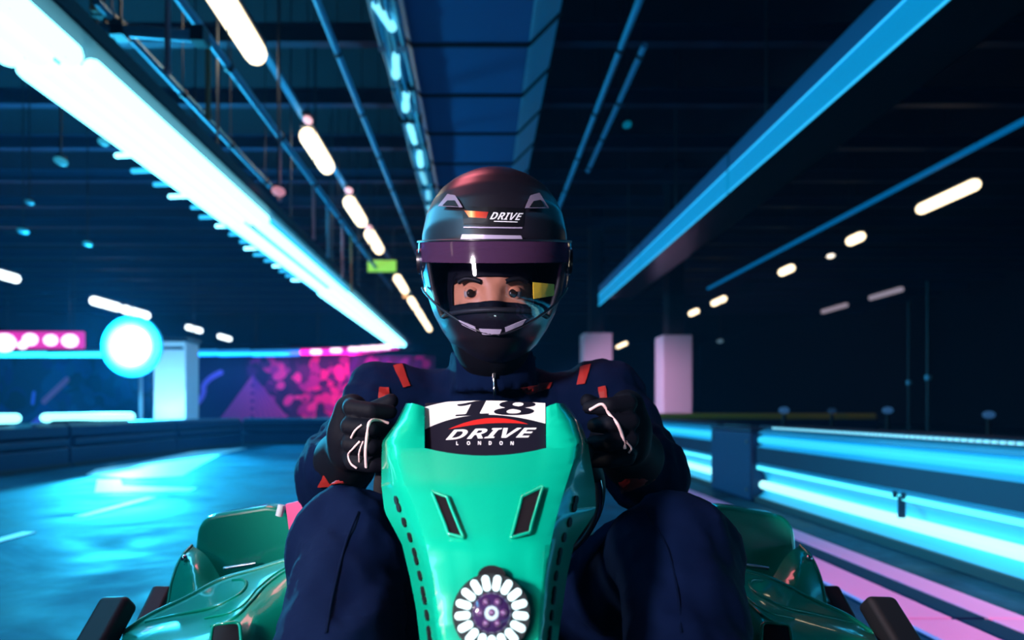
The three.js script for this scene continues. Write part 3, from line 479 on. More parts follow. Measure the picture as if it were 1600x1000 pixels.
// ------------------------------------------------------------------ the dark right side
{
  const g = thing('far_barrier', 'low barrier behind the right track barrier, warm light painted as its yellow top', 'barrier', [0, 0, -14]);
  mesh('barrier_body', box(5.2, 0.44, 0.3, 6.0, 0.22, 0), mat.barrier, g); mesh('warm_lit_top', rbox(5.2, 0.14, 0.32, 0.05, 6.0, 0.50, 0), mat.yellow, g);  // yellow stands for warm light along the barrier edge
  const colu = (px0, px1, d, top, label) => { const a = at(px0, top, d), b = at(px1, top, d), o = thing('square_column', label, 'column', [(a.x + b.x) / 2, 0, -d - 0.35]); mesh('shaft', rbox(b.x - a.x, a.y, 0.7, 0.02, 0, a.y / 2, 0), mat.column, o); mesh('base', box(b.x - a.x + 0.08, 0.15, 0.78, 0, 0.075, 0), mat.column, o); mesh('upper_shaft', box(0.36, HH - a.y, 0.5, 0, (HH + a.y) / 2, 0), mat.roof, o); return o; };
  colu(912, 957, 17.6, 520, 'lavender column just right of the helmet'); colu(1036, 1082, 15.2, 523, 'lavender column farther right, half in blue shade');
  // unseen lamp added to wash the columns in pink
  const pw = thing('added_wash_lamp', 'added pink wash lamp on a stand, unseen behind the driver', 'lamp', [1.2, 1.3, -12.9]);
  mesh('housing', rbox(0.3, 0.22, 0.25, 0.03), mat.black, pw); mesh('lamp_lens', box(0.24, 0.16, 0.02, 0.04, -0.02, -0.135), glow([1, 0.4, 0.75], 2), pw); mesh('stand', rod(V(0, -0.1, 0), V(0, -1.3, 0), 0.02), mat.darkSteel, pw);
  const s = new THREE.SpotLight(col([1.0, 0.42, 0.72]), 60, 0, 0.6, 0.5); s.position.set(0.05, -0.03, -0.2); s.castShadow = true; s.shadow.radius = 5; pw.add(s); s.target.position.set(2.6, -0.55, -3.2); pw.add(s.target);
  // small dark posts, and glowing heads added for blue glints far right
  [[1450, 440, 655, 11], [1420, 470, 655, 13]].forEach(([px, y0, y1, d], i) => { const a = at(px, y0, d), o = thing('net_post', ['thin dark post on the far right, nearer one', 'thin dark post on the far right, farther one'][i], 'post', [a.x, 0, -d]); mesh('post', rod(V(0, 0, 0), V(0, a.y, 0), 0.03), mat.darkSteel, o); mesh('foot', new THREE.CylinderGeometry(0.15, 0.16, 0.04, 16).translate(0, 0.02, 0), mat.darkSteel, o); mesh('collar', new THREE.CylinderGeometry(0.05, 0.05, 0.08, 12).translate(0, 1.2, 0), mat.pipe, o); });
  [[1225, 641, 9, 'first'], [1387, 641, 9, 'second'], [1545, 648, 8, 'third'], [1300, 642, 11, 'faintest']].forEach(([px, py, d, w], i) => { const a = at(px, py, d), o = thing('glint_marker', w + ' small blue glint put in as a glowing head behind the right barrier' + (i < 3 ? ', counted from the driver' : ''), 'lamp', [a.x, 0, -d], 'glints behind the right barrier'); mesh('post', rod(V(0, 0, 0), V(0, a.y - 0.06, 0), 0.03), mat.black, o); mesh('glint_head', new THREE.SphereGeometry(0.06, 14, 10).scale(1.2, 0.8, 1).translate(0, a.y, 0), glow([0.05, 0.2, 0.5], i === 3 ? 0.1 : 0.35, 0.03), o); mesh('base', new THREE.CylinderGeometry(0.12, 0.14, 0.04, 14).translate(0, 0.02, 0), mat.black, o); });
}
// unseen lamps added out of frame: a spot on the kart's front and the driver, a weak pink panel, a weak amber one at the right
{
  const pos = V(-1.25, 1.12, 0.70), aim = V(-0.06, 0.66, -0.85), g = thing('added_key_spot', 'added pinkish white key spot, unseen behind the camera', 'lamp', pos.toArray());  // key light added for the fairing and the driver
  const q = new THREE.Group(); q.name = 'head'; g.add(q); q.lookAt(aim);
  mesh('lamp_lens', new THREE.CylinderGeometry(0.10, 0.10, 0.02, 32).rotateX(Math.PI / 2), glow(LED.key, 4, 0.8), q); mesh('housing', new THREE.CylinderGeometry(0.12, 0.09, 0.26, 32, 1, false).rotateX(Math.PI / 2).translate(0, 0, -0.15), mat.black, q);
  const l = new THREE.SpotLight(col(LED.key), 23, 0, 0.30, 0.65); l.position.set(0, 0, 0.06); l.castShadow = true; l.shadow.radius = 5; q.add(l); l.target.position.set(0, 0, 2); q.add(l.target);
  mesh('hanger', rod(V(0, 0.1, 0), V(0, HH - pos.y, 0), 0.012), mat.darkSteel, g);
  const panel = (label, p, t, c, w, h, k, e) => {
    const o = thing('added_panel_lamp', label, 'lamp', p.toArray()), n = new THREE.Group(); n.name = 'head'; o.add(n); n.lookAt(t);
    mesh('lamp_panel', box(w, h, 0.03), glow(c, e, 0.8), n); mesh('frame', rbox(w + 0.1, h + 0.1, 0.06, 0.02, 0, 0, -0.05), mat.darkSteel, n);
    const a = new THREE.RectAreaLight(col(c), k, w, h); a.position.set(0, 0, 0.03); a.rotation.y = Math.PI; n.add(a); a.name = 'area_light';
    mesh('hanger', rod(V(0, 0.1, 0), V(0, HH - p.y, 0), 0.015), mat.darkSteel, o);
  };
  { const p = V(-2.2, 1.35, -0.25), t = V(-0.08, 0.56, -0.66), o = thing('added_side_spot', 'added warm spot lamp, unseen left of the kart beside the camera', 'lamp', p.toArray()), n = new THREE.Group(); n.name = 'head'; o.add(n); n.lookAt(t);  // warm light added for the left flank of the fairing
    mesh('lamp_lens', new THREE.CylinderGeometry(0.07, 0.07, 0.02, 24).rotateX(Math.PI / 2), glow([1.0, 0.85, 0.6], 2, 0.8), n); mesh('housing', new THREE.CylinderGeometry(0.09, 0.07, 0.2, 24).rotateX(Math.PI / 2).translate(0, 0, -0.12), mat.black, n);
    const l3 = new THREE.SpotLight(col([1.0, 0.85, 0.6]), 14, 0, 0.12, 0.6); l3.position.set(0, 0, 0.06); l3.castShadow = true; l3.shadow.radius = 4; n.add(l3); l3.target.position.set(0, 0, 2); n.add(l3.target); mesh('hanger', rod(V(0, 0.1, 0), V(0, HH - p.y, 0), 0.012), mat.darkSteel, o); }
  panel('added pink panel lamp, unseen high above the driver', V(-0.85, 3.25, -2.05), V(0.0, 0.9, -1.15), [1.0, 0.20, 0.26], 1.2, 0.8, 5, 4);  // overhead panel added for the pink highlight on the helmet
{ const p = V(2.5, 2.6, 0.9), t = V(1.5, 0.0, -2.0), o = thing('added_kerb_spot', 'added pink spot lamp for the kerb, unseen behind the camera', 'lamp', p.toArray()), n = new THREE.Group(); n.name = 'head'; o.add(n); n.lookAt(t);  // spot added to turn the kerb pink
    mesh('lamp_lens', new THREE.CylinderGeometry(0.08, 0.08, 0.02, 24).rotateX(Math.PI / 2), glow([1.0, 0.42, 0.75], 2, 0.8), n); mesh('housing', new THREE.CylinderGeometry(0.1, 0.08, 0.22, 24).rotateX(Math.PI / 2).translate(0, 0, -0.13), mat.black, n);
    const l2 = new THREE.SpotLight(col([1.0, 0.42, 0.75]), 40, 0, 0.20, 0.8); l2.position.set(0, 0, 0.06); l2.castShadow = true; l2.shadow.radius = 4; n.add(l2); l2.target.position.set(0, 0, 2); n.add(l2.target);
    mesh('hanger', rod(V(0, 0.1, 0), V(0, HH - p.y, 0), 0.012), mat.darkSteel, o); }
}

// ================================================================== the kart
const kart = thing('go_kart', 'glossy green go-kart numbered 18 with round LED headlight', 'kart');
const KX = 0.03;
{
  // ---- steering fairing: horns at both sides of the number plate, narrowing downwards
  const T = [[630, 634, 637, 645, 869, 878, 884], [660, 619, 623, 644, 872, 901, 907], [690, 597, 604, 624, 892, 911, 918], [720, 596, 609, 631, 887, 906, 923], [760, 596, 622, 646, 874, 893, 930], [800, 601, 640, 661, 862, 881, 931], [850, 628, 655, 676, 852, 868, 897], [900, 640, 667, 686, 847, 860, 886], [950, 650, 676, 692, 843, 855, 879], [1000, 656, 682, 696, 840, 851, 872], [1060, 663, 688, 700, 836, 846, 866], [1200, 675, 696, 706, 830, 840, 858]];
  const D = [[630, 0.745], [700, 0.705], [760, 0.66], [850, 0.605], [920, 0.58], [1000, 0.555], [1200, 0.5]];
  const df = (py) => interp(D, py)[0];
  const colAt = (py, k, py2 = py) => { const r = interp(T, py), d = df(py2); return at(r[k], py2, d + [0.085, 0.016, 0.0, 0.0, 0.016, 0.085][k]); };
  const topCurve = (u) => 700 + 12 * (1 - (2 * u - 1) ** 2);
  const rowsLow = []; for (let r = 0; r <= 40; r++) {
    const v = r / 40, py = lerp(700, 1180, v ** 1.1), row = [];
    const R = interp(T, py);
    const h0 = lerp(R[2], R[3], 0.14), h1 = lerp(R[2], R[3], 0.86);
    row.push(colAt(py, 0), at(lerp(R[0], R[1], 0.55), py, df(py) + 0.045), colAt(py, 1), at(lerp(R[1], R[2], 0.5), py, df(py) + 0.003), colAt(py, 2));
    for (let c = 0; c <= 10; c++) { const u = c / 10, y = py + (topCurve(u) - 700) * (1 - v) ** 3, Rc = interp(T, y); row.push(at(lerp(h0, h1, u), y, df(y) - 0.004 * (1 - (2 * u - 1) ** 2) + (v < 0.12 ? 0.004 * (1 - v / 0.12) : 0))); }
    row.push(colAt(py, 3), at(lerp(R[3], R[4], 0.5), py, df(py) + 0.003), colAt(py, 4), at(lerp(R[4], R[5], 0.45), py, df(py) + 0.045), colAt(py, 5));
    rowsLow.push(row);
  }
  const horn = (left) => { const rows = []; for (let r = 0; r <= 12; r++) {
    const py = lerp(630, 700, r / 12), R = interp(T, py), k = left ? [0, 1, 2] : [5, 4, 3], R7 = interp(T, 700), inner = left ? lerp(R7[2], R7[3], 0.14) : lerp(R7[2], R7[3], 0.86);
    const target = inner, row = [colAt(py, k[0]), at(lerp(R[k[0]], R[k[1]], 0.55), py, df(py) + 0.045), colAt(py, k[1]), at(lerp(R[k[1]], R[k[2]], 0.5), py, df(py) + 0.003), colAt(py, k[2]), at(lerp(R[k[2]], target, 0.6), py + 3 * (1 - r / 12), df(py) + lerp(-0.001, 0.0024, r / 12)), at(target, py + 6 * (1 - r / 12), df(py) + lerp(0.002, 0.004, r / 12)), at(target, py + 6 * (1 - r / 12), df(py) + 0.02)];
    rows.push(left ? row : row.reverse());
  } return sheet(rows, 0.006, 0.6, EYEP); };
  const fair = mesh('front_fairing', (() => { const g = join([sheet(rowsLow, 0.006, 0.6, EYEP), horn(true), horn(false)]); g.deleteAttribute('normal'); return toCreasedNormals(g, 0.65); })(), mat.green, kart);
  // number plate
  const c = document.createElement('canvas'); c.width = 940; c.height = 420; const x = c.getContext('2d'), S = 5, X = (p) => (p - 664) * S, Y = (p) => (p - 630) * S;
  x.fillStyle = '#0a0a1c'; x.fillRect(0, 0, 940, 420);
  x.fillStyle = '#f4ece6'; x.beginPath(); x.moveTo(X(664), Y(636)); x.quadraticCurveTo(X(700), Y(627), X(760), Y(627)); x.lineTo(X(852), Y(629)); x.lineTo(X(852), Y(662)); x.quadraticCurveTo(X(800), Y(650), X(752), Y(651)); x.quadraticCurveTo(X(700), Y(653), X(664), Y(671)); x.closePath(); x.fill();
  x.fillStyle = '#0a0a1c'; x.save(); x.translate(X(700), Y(653)); x.transform(1, -0.02, -0.55, 1, 0, 0); x.scale(4.0, 1); x.font = 'bold 146px serif'; x.textBaseline = 'alphabetic'; x.lineWidth = 5; x.strokeStyle = '#0a0a1c'; for (const [ch, q] of [['1', 2], ['8', 84]]) { x.fillText(ch, q, -4); x.strokeText(ch, q, -4); } x.restore();
  x.fillStyle = '#c8201c'; x.beginPath(); x.moveTo(X(700), Y(672)); x.quadraticCurveTo(X(765), Y(644), X(826), Y(664)); x.quadraticCurveTo(X(765), Y(660), X(700), Y(672)); x.fill();
  x.fillStyle = '#f6f2f2'; x.save(); x.translate(X(692), Y(688)); x.transform(1, -0.03, -0.35, 1, 0, 0); x.scale(1.42, 1); x.font = 'bold italic 104px sans-serif'; const tw = x.measureText('DRIVE').width; x.scale(680 / 1.42 / tw, 1); x.fillText('DRIVE', 0, 0); x.restore();
  x.font = 'bold 40px sans-serif'; 'LONDON'.split('').forEach((ch, i) => x.fillText(ch, X(712 + i * 17), Y(696)));
  const tx = new THREE.CanvasTexture(c); tx.colorSpace = THREE.SRGBColorSpace; tx.anisotropy = 8;
  const grid = []; for (let r = 0; r <= 8; r++) { const row = []; for (let k = 0; k <= 12; k++) { const u = k / 12, v = r / 8; row.push(at(lerp(664, 852, u), lerp(630 - 4 * Math.sin(u * 3.1) , 714, v), lerp(0.758, 0.712, v))); } grid.push(row); }
  mesh('number_plate', sheet(grid, 0.003, 0.5, EYEP), M({ map: tx, roughness: 0.45 }), kart);
  // air slots: dark recesses with a raised lip
  for (const q of [[[675, 768], [698, 776], [724, 840], [701, 834]], [[816, 776], [848, 760], [827, 832], [799, 840]]]) {
    const lift = (p, up) => at(p[0], p[1], df(p[1]) - 0.004 - up), in_ = q.map((p) => lift(p, 0.0015));
    const sl = mesh('air_slot', sheet([[in_[0], in_[0].clone().lerp(in_[1], 0.5), in_[1]], [in_[0].clone().lerp(in_[3], 0.5), in_[0].clone().lerp(in_[2], 0.5), in_[1].clone().lerp(in_[2], 0.5)], [in_[3], in_[3].clone().lerp(in_[2], 0.5), in_[2]]], 0.004, 0.5, EYEP), mat.black, kart);
    const rimp = []; const o = q.map((p) => lift(p, 0.002)); for (let k = 0; k < 4; k++) for (let t = 0; t < 6; t++) rimp.push(o[k].clone().lerp(o[(k + 1) % 4], t / 6));
    mesh('slot_lip', tube(rimp, 0.0016, 60, 6, true), mat.green, sl);
  }
  // row of holes down each flank
  const rowAt = (py) => { let k = 1; while (k < rowsLow.length - 2 && EYE - rowsLow[k][4].y < (py - 640) / 1000 * -rowsLow[k][4].z) k++; return k; };
  for (let k = 0; k < 12; k++) { const r0 = rowAt(lerp(772, 994, k / 11));
    for (const [c0, c1, o] of [[1, 2, 0], [18, 19, 20]]) { const A = rowsLow[r0][c0].clone().lerp(rowsLow[r0][c1], c0 === 1 ? 0.25 : 0.6), n = rowsLow[r0 + 1][c0].clone().sub(rowsLow[r0 - 1][c0]).cross(rowsLow[r0][c1].clone().sub(rowsLow[r0][c0])).normalize(); if (n.x * (c0 === 1 ? -1 : 1) < 0) n.negate();
      const h = new THREE.CylinderGeometry(0.0042, 0.0042, 0.004, 16).scale(1, 1, 1.5); h.applyQuaternion(new THREE.Quaternion().setFromUnitVectors(V(0, 1, 0), n)); mesh('flank_hole', h.translate(A.x, A.y, A.z), mat.black, kart); } }
  // headlight: ring of LED chips round a dark lens
  const hc = at(768, 958, df(958) - 0.012), nrm = V(0, 0.62, 1).normalize(), hl = new THREE.Group(); hl.name = 'headlight'; kart.add(hl); hl.position.copy(hc); hl.quaternion.setFromUnitVectors(V(0, 0, 1), V(0, 0.35, 1).normalize());
  mesh('bezel', new THREE.CylinderGeometry(0.033, 0.035, 0.02, 40).rotateX(Math.PI / 2).translate(0, 0, -0.004), mat.black, hl);
  const chip = capsule(V(0, 0.0215, 0), V(0, 0.0285, 0), 0.0033).scale(1, 1, 0.6), chipM = glow([0.75, 0.97, 1.0], 1.4);
  for (let k = 0; k < 17; k++) mesh('led_chip', chip, chipM, hl).rotation.z = (k + 0.5) / 17 * Math.PI * 2; hl.children.filter((m) => m.name === 'led_chip').forEach((m) => { m.position.z = 0.008; });
  mesh('lens', new THREE.SphereGeometry(0.0175, 24, 12).scale(1, 1, 0.35).translate(0, 0, 0.006), MP({ color: lin(0.03, 0.01, 0.05), roughness: 0.15, clearcoat: 1 }), hl);
  for (let k = 0; k < 7; k++) { const a = k / 6 * Math.PI * 2, r = k === 6 ? 0 : 0.010; mesh('inner_lens', new THREE.SphereGeometry(0.003, 10, 8).translate(r * Math.cos(a), r * Math.sin(a), k === 6 ? 0.0125 : 0.0115), M({ color: lin(0.10, 0.03, 0.10), roughness: 0.3 }), hl); }
  const pl = new THREE.PointLight(col([0.7, 0.95, 1.0]), 0.02); pl.position.set(0, 0, 0.06); hl.add(pl);
  const bc = at(768, 902, df(902) - 0.005), bt = mesh('lock_knob', new THREE.CylinderGeometry(0.0125, 0.0135, 0.012, 24).scale(1, 1, 0.75).rotateX(Math.PI / 2.9).translate(bc.x, bc.y, bc.z), mat.black, kart);
  for (const s of [-1, 1]) mesh('screw', new THREE.SphereGeometry(0.0022, 8, 6).translate(bc.x + s * 0.006, bc.y + 0.002, bc.z + 0.007), M({ color: lin(0.35, 0.06, 0.1), roughness: 0.4 }), bt);

  // ---- steering wheel and column
  const wc = V(0.013, 0.528, -0.885), sw = new THREE.Group(); sw.name = 'steering_wheel'; sw.position.copy(wc); sw.rotation.x = 0.62; kart.add(sw);
  mesh('rim', new THREE.TorusGeometry(0.146, 0.014, 14, 64), mat.rubber, sw); for (let k = 0; k < 3; k++) mesh('spoke', box(0.022, 0.14, 0.006, 0, 0.07, 0).rotateZ(k * 2.094 + Math.PI), mat.chrome, sw); mesh('hub', new THREE.CylinderGeometry(0.035, 0.035, 0.03, 24).rotateX(Math.PI / 2), mat.black, sw);
  mesh('rim_trim', new THREE.TorusGeometry(0.149, 0.006, 8, 64, 1.2).rotateZ(-0.9).translate(0, 0, 0.012), mat.chrome, sw);
  mesh('steering_column', rod(wc, V(0.01, 0.2, -0.5), 0.012), mat.steel, kart);
  // ---- floor, seat, wheels, bumpers: mostly below the frame
  mesh('floor_tray', rbox(0.62, 0.015, 1.5, 0.005, KX, 0.06, -0.85), mat.black, kart);
  for (const s of [-1, 1]) mesh('frame_rail', tube([V(KX + s * 0.33, 0.08, -0.05), V(KX + s * 0.36, 0.08, -0.6), V(KX + s * 0.33, 0.08, -1.2), V(KX + s * 0.30, 0.1, -1.75)], 0.018, 30, 10), mat.steel, kart);
  mesh('seat', toCreasedNormals(new THREE.LatheGeometry([[0.02, 0.09], [0.16, 0.10], [0.20, 0.16], [0.215, 0.3], [0.2, 0.55], [0.19, 0.56], [0.20, 0.3], [0.19, 0.17], [0.15, 0.115], [0.02, 0.105]].map((p) => new THREE.Vector2(...p)), 40, Math.PI * 0.5, Math.PI).scale(1, 1, 0.85).rotateY(Math.PI / 2 + Math.PI / 2).translate(KX, 0.0, -1.36), 0.6), mat.black, kart);
  mesh('seat_base', rbox(0.38, 0.08, 0.3, 0.03, KX, 0.12, -1.30), mat.black, kart);
  mesh('seat_frame', rod(V(KX - 0.2, 0.09, -1.4), V(KX + 0.2, 0.09, -1.4), 0.015), mat.steel, kart);
  const wheel = (x, z, r, w) => { const t = mesh('tyre', new THREE.TorusGeometry(r - w * 0.42, w * 0.5, 16, 40).rotateY(Math.PI / 2).scale(1.15, 1, 1).translate(x, r + 0.0, z), mat.rubber, kart); mesh('rim', new THREE.CylinderGeometry(r * 0.5, r * 0.5, w * 0.8, 24).rotateZ(Math.PI / 2).translate(x, r, z), mat.chrome, t); };
  wheel(KX - 0.56, -1.72, 0.14, 0.14); wheel(KX + 0.56, -1.72, 0.14, 0.14); wheel(KX - 0.50, -0.52, 0.13, 0.12); wheel(KX + 0.50, -0.52, 0.13, 0.12);
  mesh('rear_axle', rod(V(KX - 0.56, 0.14, -1.72), V(KX + 0.56, 0.14, -1.72), 0.02), mat.steel, kart); mesh('front_axle', rod(V(KX - 0.5, 0.13, -0.52), V(KX + 0.5, 0.13, -0.52), 0.015), mat.steel, kart);
  mesh('rear_bumper', rbox(1.2, 0.14, 0.08, 0.03, KX, 0.16, -1.95), mat.black, kart);
  mesh('front_bumper', rbox(0.9, 0.12, 0.1, 0.04, KX, 0.11, 0.12), mat.green, kart);
  mesh('motor_cover', rbox(0.5, 0.22, 0.3, 0.05, KX, 0.2, -1.62), mat.black, kart);

  // ---- side pods
  const mir = (p, s) => s < 0 ? p.clone() : V(2 * KX - p.x, p.y, p.z);
  for (const s of [-1, 1]) {
    const side = s < 0 ? 'left' : 'right', A = (px, py, d) => mir(at(px, py, d), s);
    const pod = new THREE.Group(); pod.name = 'side_pod'; kart.add(pod);
    // tall rounded shield
    const sh = new THREE.Shape(), c4 = [at(312, 880, 1.22), at(318, 812, 1.22), at(437, 793, 1.22), at(480, 868, 1.22)].map((p) => new THREE.Vector2(p.x, p.y));
    const rc = (a, b, c, r) => { const u = a.clone().sub(b).normalize(), w = c.clone().sub(b).normalize(); return [b.clone().addScaledVector(u, r), b, b.clone().addScaledVector(w, r)]; };
    const bl = new THREE.Vector2(at(352, 900, 1.22).x, at(352, 900, 1.22).y), ring = [bl, c4[0], c4[1], c4[2], c4[3], new THREE.Vector2(c4[3].x, bl.y - 0.02)], rad = [0.02, 0.02, 0.032, 0.03, 0.02, 0.01];
    ring.forEach((p, i) => { const [a, b, c2] = rc(ring[(i + ring.length - 1) % ring.length], p, ring[(i + 1) % ring.length], rad[i]); i ? sh.lineTo(a.x, a.y) : sh.moveTo(a.x, a.y); sh.quadraticCurveTo(b.x, b.y, c2.x, c2.y); }); sh.closePath();
    let g = new THREE.ExtrudeGeometry(sh, { depth: 0.03, bevelEnabled: true, bevelSize: 0.008, bevelThickness: 0.008, bevelSegments: 4, curveSegments: 10 }).translate(0, 0, -1.25);
    const flip = (geo) => { if (s < 0) return geo; const q = geo.index ? geo.toNonIndexed() : geo.clone(), p = q.attributes.position, n = q.attributes.normal; for (let i = 0; i < p.count; i++) { p.setX(i, 2 * KX - p.getX(i)); n.setX(i, -n.getX(i)); } for (const k of ['position', 'normal', 'uv']) { const a = q.attributes[k]; if (!a) continue; const z = a.itemSize; for (let i = 0; i < a.count; i += 3) for (let e = 0; e < z; e++) { const t = a.array[(i + 1) * z + e]; a.array[(i + 1) * z + e] = a.array[(i + 2) * z + e]; a.array[(i + 2) * z + e] = t; } } return q; };
    mesh('pod_shield', flip(g), mat.green, pod);
    mesh('pod_rear', rbox(0.22, 0.22, 0.5, 0.05, KX + s * 0.50, 0.20, -1.42, 5), mat.green, pod);
    // small outer fin in front of the shield
    const fin = smoothGrid([[A(300, 852, 1.2), A(322, 868, 1.18), A(346, 905, 1.15)], [A(283, 872, 1.17), A(306, 890, 1.13), A(334, 922, 1.12)], [A(270, 905, 1.15), A(296, 925, 1.11), A(325, 940, 1.09)], [A(262, 950, 1.13), A(285, 960, 1.1), A(320, 960, 1.08)]], 14, 10);
    mesh('pod_fin', sheet(fin, 0.006, 0.6, EYEP), mat.green, pod);
    mesh('fin_lip', tube(fin.map((r) => r[0]), 0.0032, 20, 6), mat.green, pod); mesh('fin_lip', tube(fin.map((r) => r[9]), 0.0025, 20, 6), mat.green, pod);
    for (const [px, py] of [[288, 872], [292, 884]]) { const q = A(px, py, 1.155); mesh('rivet', new THREE.SphereGeometry(0.006, 10, 8).translate(q.x, q.y, q.z), mat.chrome, pod); }
    // swept front fairing of the pod
    const tb = [[[192, 990, 1.05], [230, 964, 1.07], [290, 935, 1.10], [345, 906, 1.12], [400, 890, 1.12], [478, 866, 1.12]], [[190, 1000, 1.0], [245, 978, 1.015], [310, 955, 1.03], [362, 928, 1.05], [410, 908, 1.065], [478, 885, 1.08]], [[186, 1010, 0.96], [250, 990, 0.97], [325, 972, 0.975], [375, 948, 0.985], [412, 935, 1.01], [478, 925, 1.05]], [[185, 1035, 0.93], [255, 1022, 0.925], [330, 1005, 0.92], [385, 985, 0.935], [418, 975, 0.965], [480, 975, 1.02]], [[185, 1120, 0.9], [260, 1110, 0.88], [335, 1100, 0.87], [390, 1090, 0.885], [425, 1080, 0.92], [482, 1080, 0.98]], [[190, 1210, 0.9], [262, 1215, 0.86], [338, 1220, 0.84], [392, 1220, 0.85], [428, 1210, 0.88], [485, 1200, 0.95]]];
    const fg = smoothGrid(tb.map((r) => r.map((p) => A(...p))), 30, 30);
    mesh('pod_fairing', sheet(fg, 0.006, 0.8, EYEP), mat.green, pod);
    mesh('fairing_lip', tube(fg[0], 0.0045, 50, 8), mat.green, pod);
    const gl = smoothGrid(tb.map((r) => r.map((p) => at(...p))), 60, 60).flat().map((q) => [q, 750 + 1000 * q.x / -q.z, 640 - 1000 * (q.y - EYE) / -q.z]);
    const onPod = (px, py) => { const n = gl.map((e) => [(e[1] - px) ** 2 + (e[2] - py) ** 2, -e[0].z]).sort((a, b) => a[0] - b[0]).slice(0, 4); let w = 0, d = 0; for (const [q, z] of n) { const k = 1 / (q + 0.5); w += k; d += k * z; } return A(px, py, d / w - 0.0015); };
    const line = (pts, r) => mesh('fairing_lip', tube(pts.map((p) => onPod(...p)), r, 50, 8), mat.green, pod);
    line([[466, 882], [440, 896], [415, 915], [392, 940], [370, 962], [352, 972], [330, 978]], 0.0026); line([[450, 884], [425, 900], [402, 920], [380, 945], [362, 956], [320, 966]], 0.0018); line([[228, 972], [290, 958], [340, 946], [372, 930], [384, 916], [380, 906], [364, 906]], 0.003);
    // air inlet
    const ig = [[A(334, 978, 0.915), A(352, 974, 0.915), A(372, 974, 0.92)], [A(330, 995, 0.905), A(352, 992, 0.905), A(376, 992, 0.91)], [A(326, 1040, 0.88), A(352, 1040, 0.88), A(378, 1040, 0.885)]];
    mesh('air_inlet', sheet(ig, 0.012, 0.5, EYEP), mat.black, pod); mesh('inlet_lip', tube([ig[2][0], ig[1][0], ig[0][0], ig[0][1], ig[0][2], ig[1][2], ig[2][2]], 0.0025, 40, 8), mat.green, pod);
    // dark gap and latch between shield and fairing
    mesh('latch', rod(A(350, 888, 1.195), A(400, 880, 1.195), 0.004), mat.chrome, pod);
    // black rubber stops on the outside
    const stop = (a, b, w) => { const d = b.clone().sub(a), q = rbox(w, d.length(), w * 0.7, w * 0.2, 0, 0, 0); q.applyQuaternion(new THREE.Quaternion().setFromUnitVectors(V(0, 1, 0), d.normalize())); return q.translate((a.x + b.x) / 2, (a.y + b.y) / 2, (a.z + b.z) / 2); };
    mesh('rubber_stop', stop(A(188, 938, 1.08), A(120, 1060, 0.98), 0.055), mat.rubber, pod); mesh('rubber_stop', stop(A(256, 920, 1.2), A(225, 985, 1.12), 0.035), mat.rubber, pod);
    mesh('pod_bumper', tube([V(KX + s * 0.60, 0.14, -0.62), V(KX + s * 0.68, 0.14, -0.9), V(KX + s * 0.68, 0.14, -1.5), V(KX + s * 0.6, 0.14, -1.7)], 0.03, 30, 10), mat.rubber, pod);
  }
  // pink belt end with a pale buckle beside the seat
  const bq = [[446, 788], [474, 782], [470, 812], [452, 832]].map(([a, b]) => at(a, b, 1.08)); mesh('belt_end', sheet([[bq[0], bq[1]], [bq[3], bq[2]]], 0.012, 0.4, EYEP), mat.pink, kart);
  mesh('belt_buckle', rod(at(440, 789, 1.08), at(436, 806, 1.08), 0.006), mat.white, kart);
}

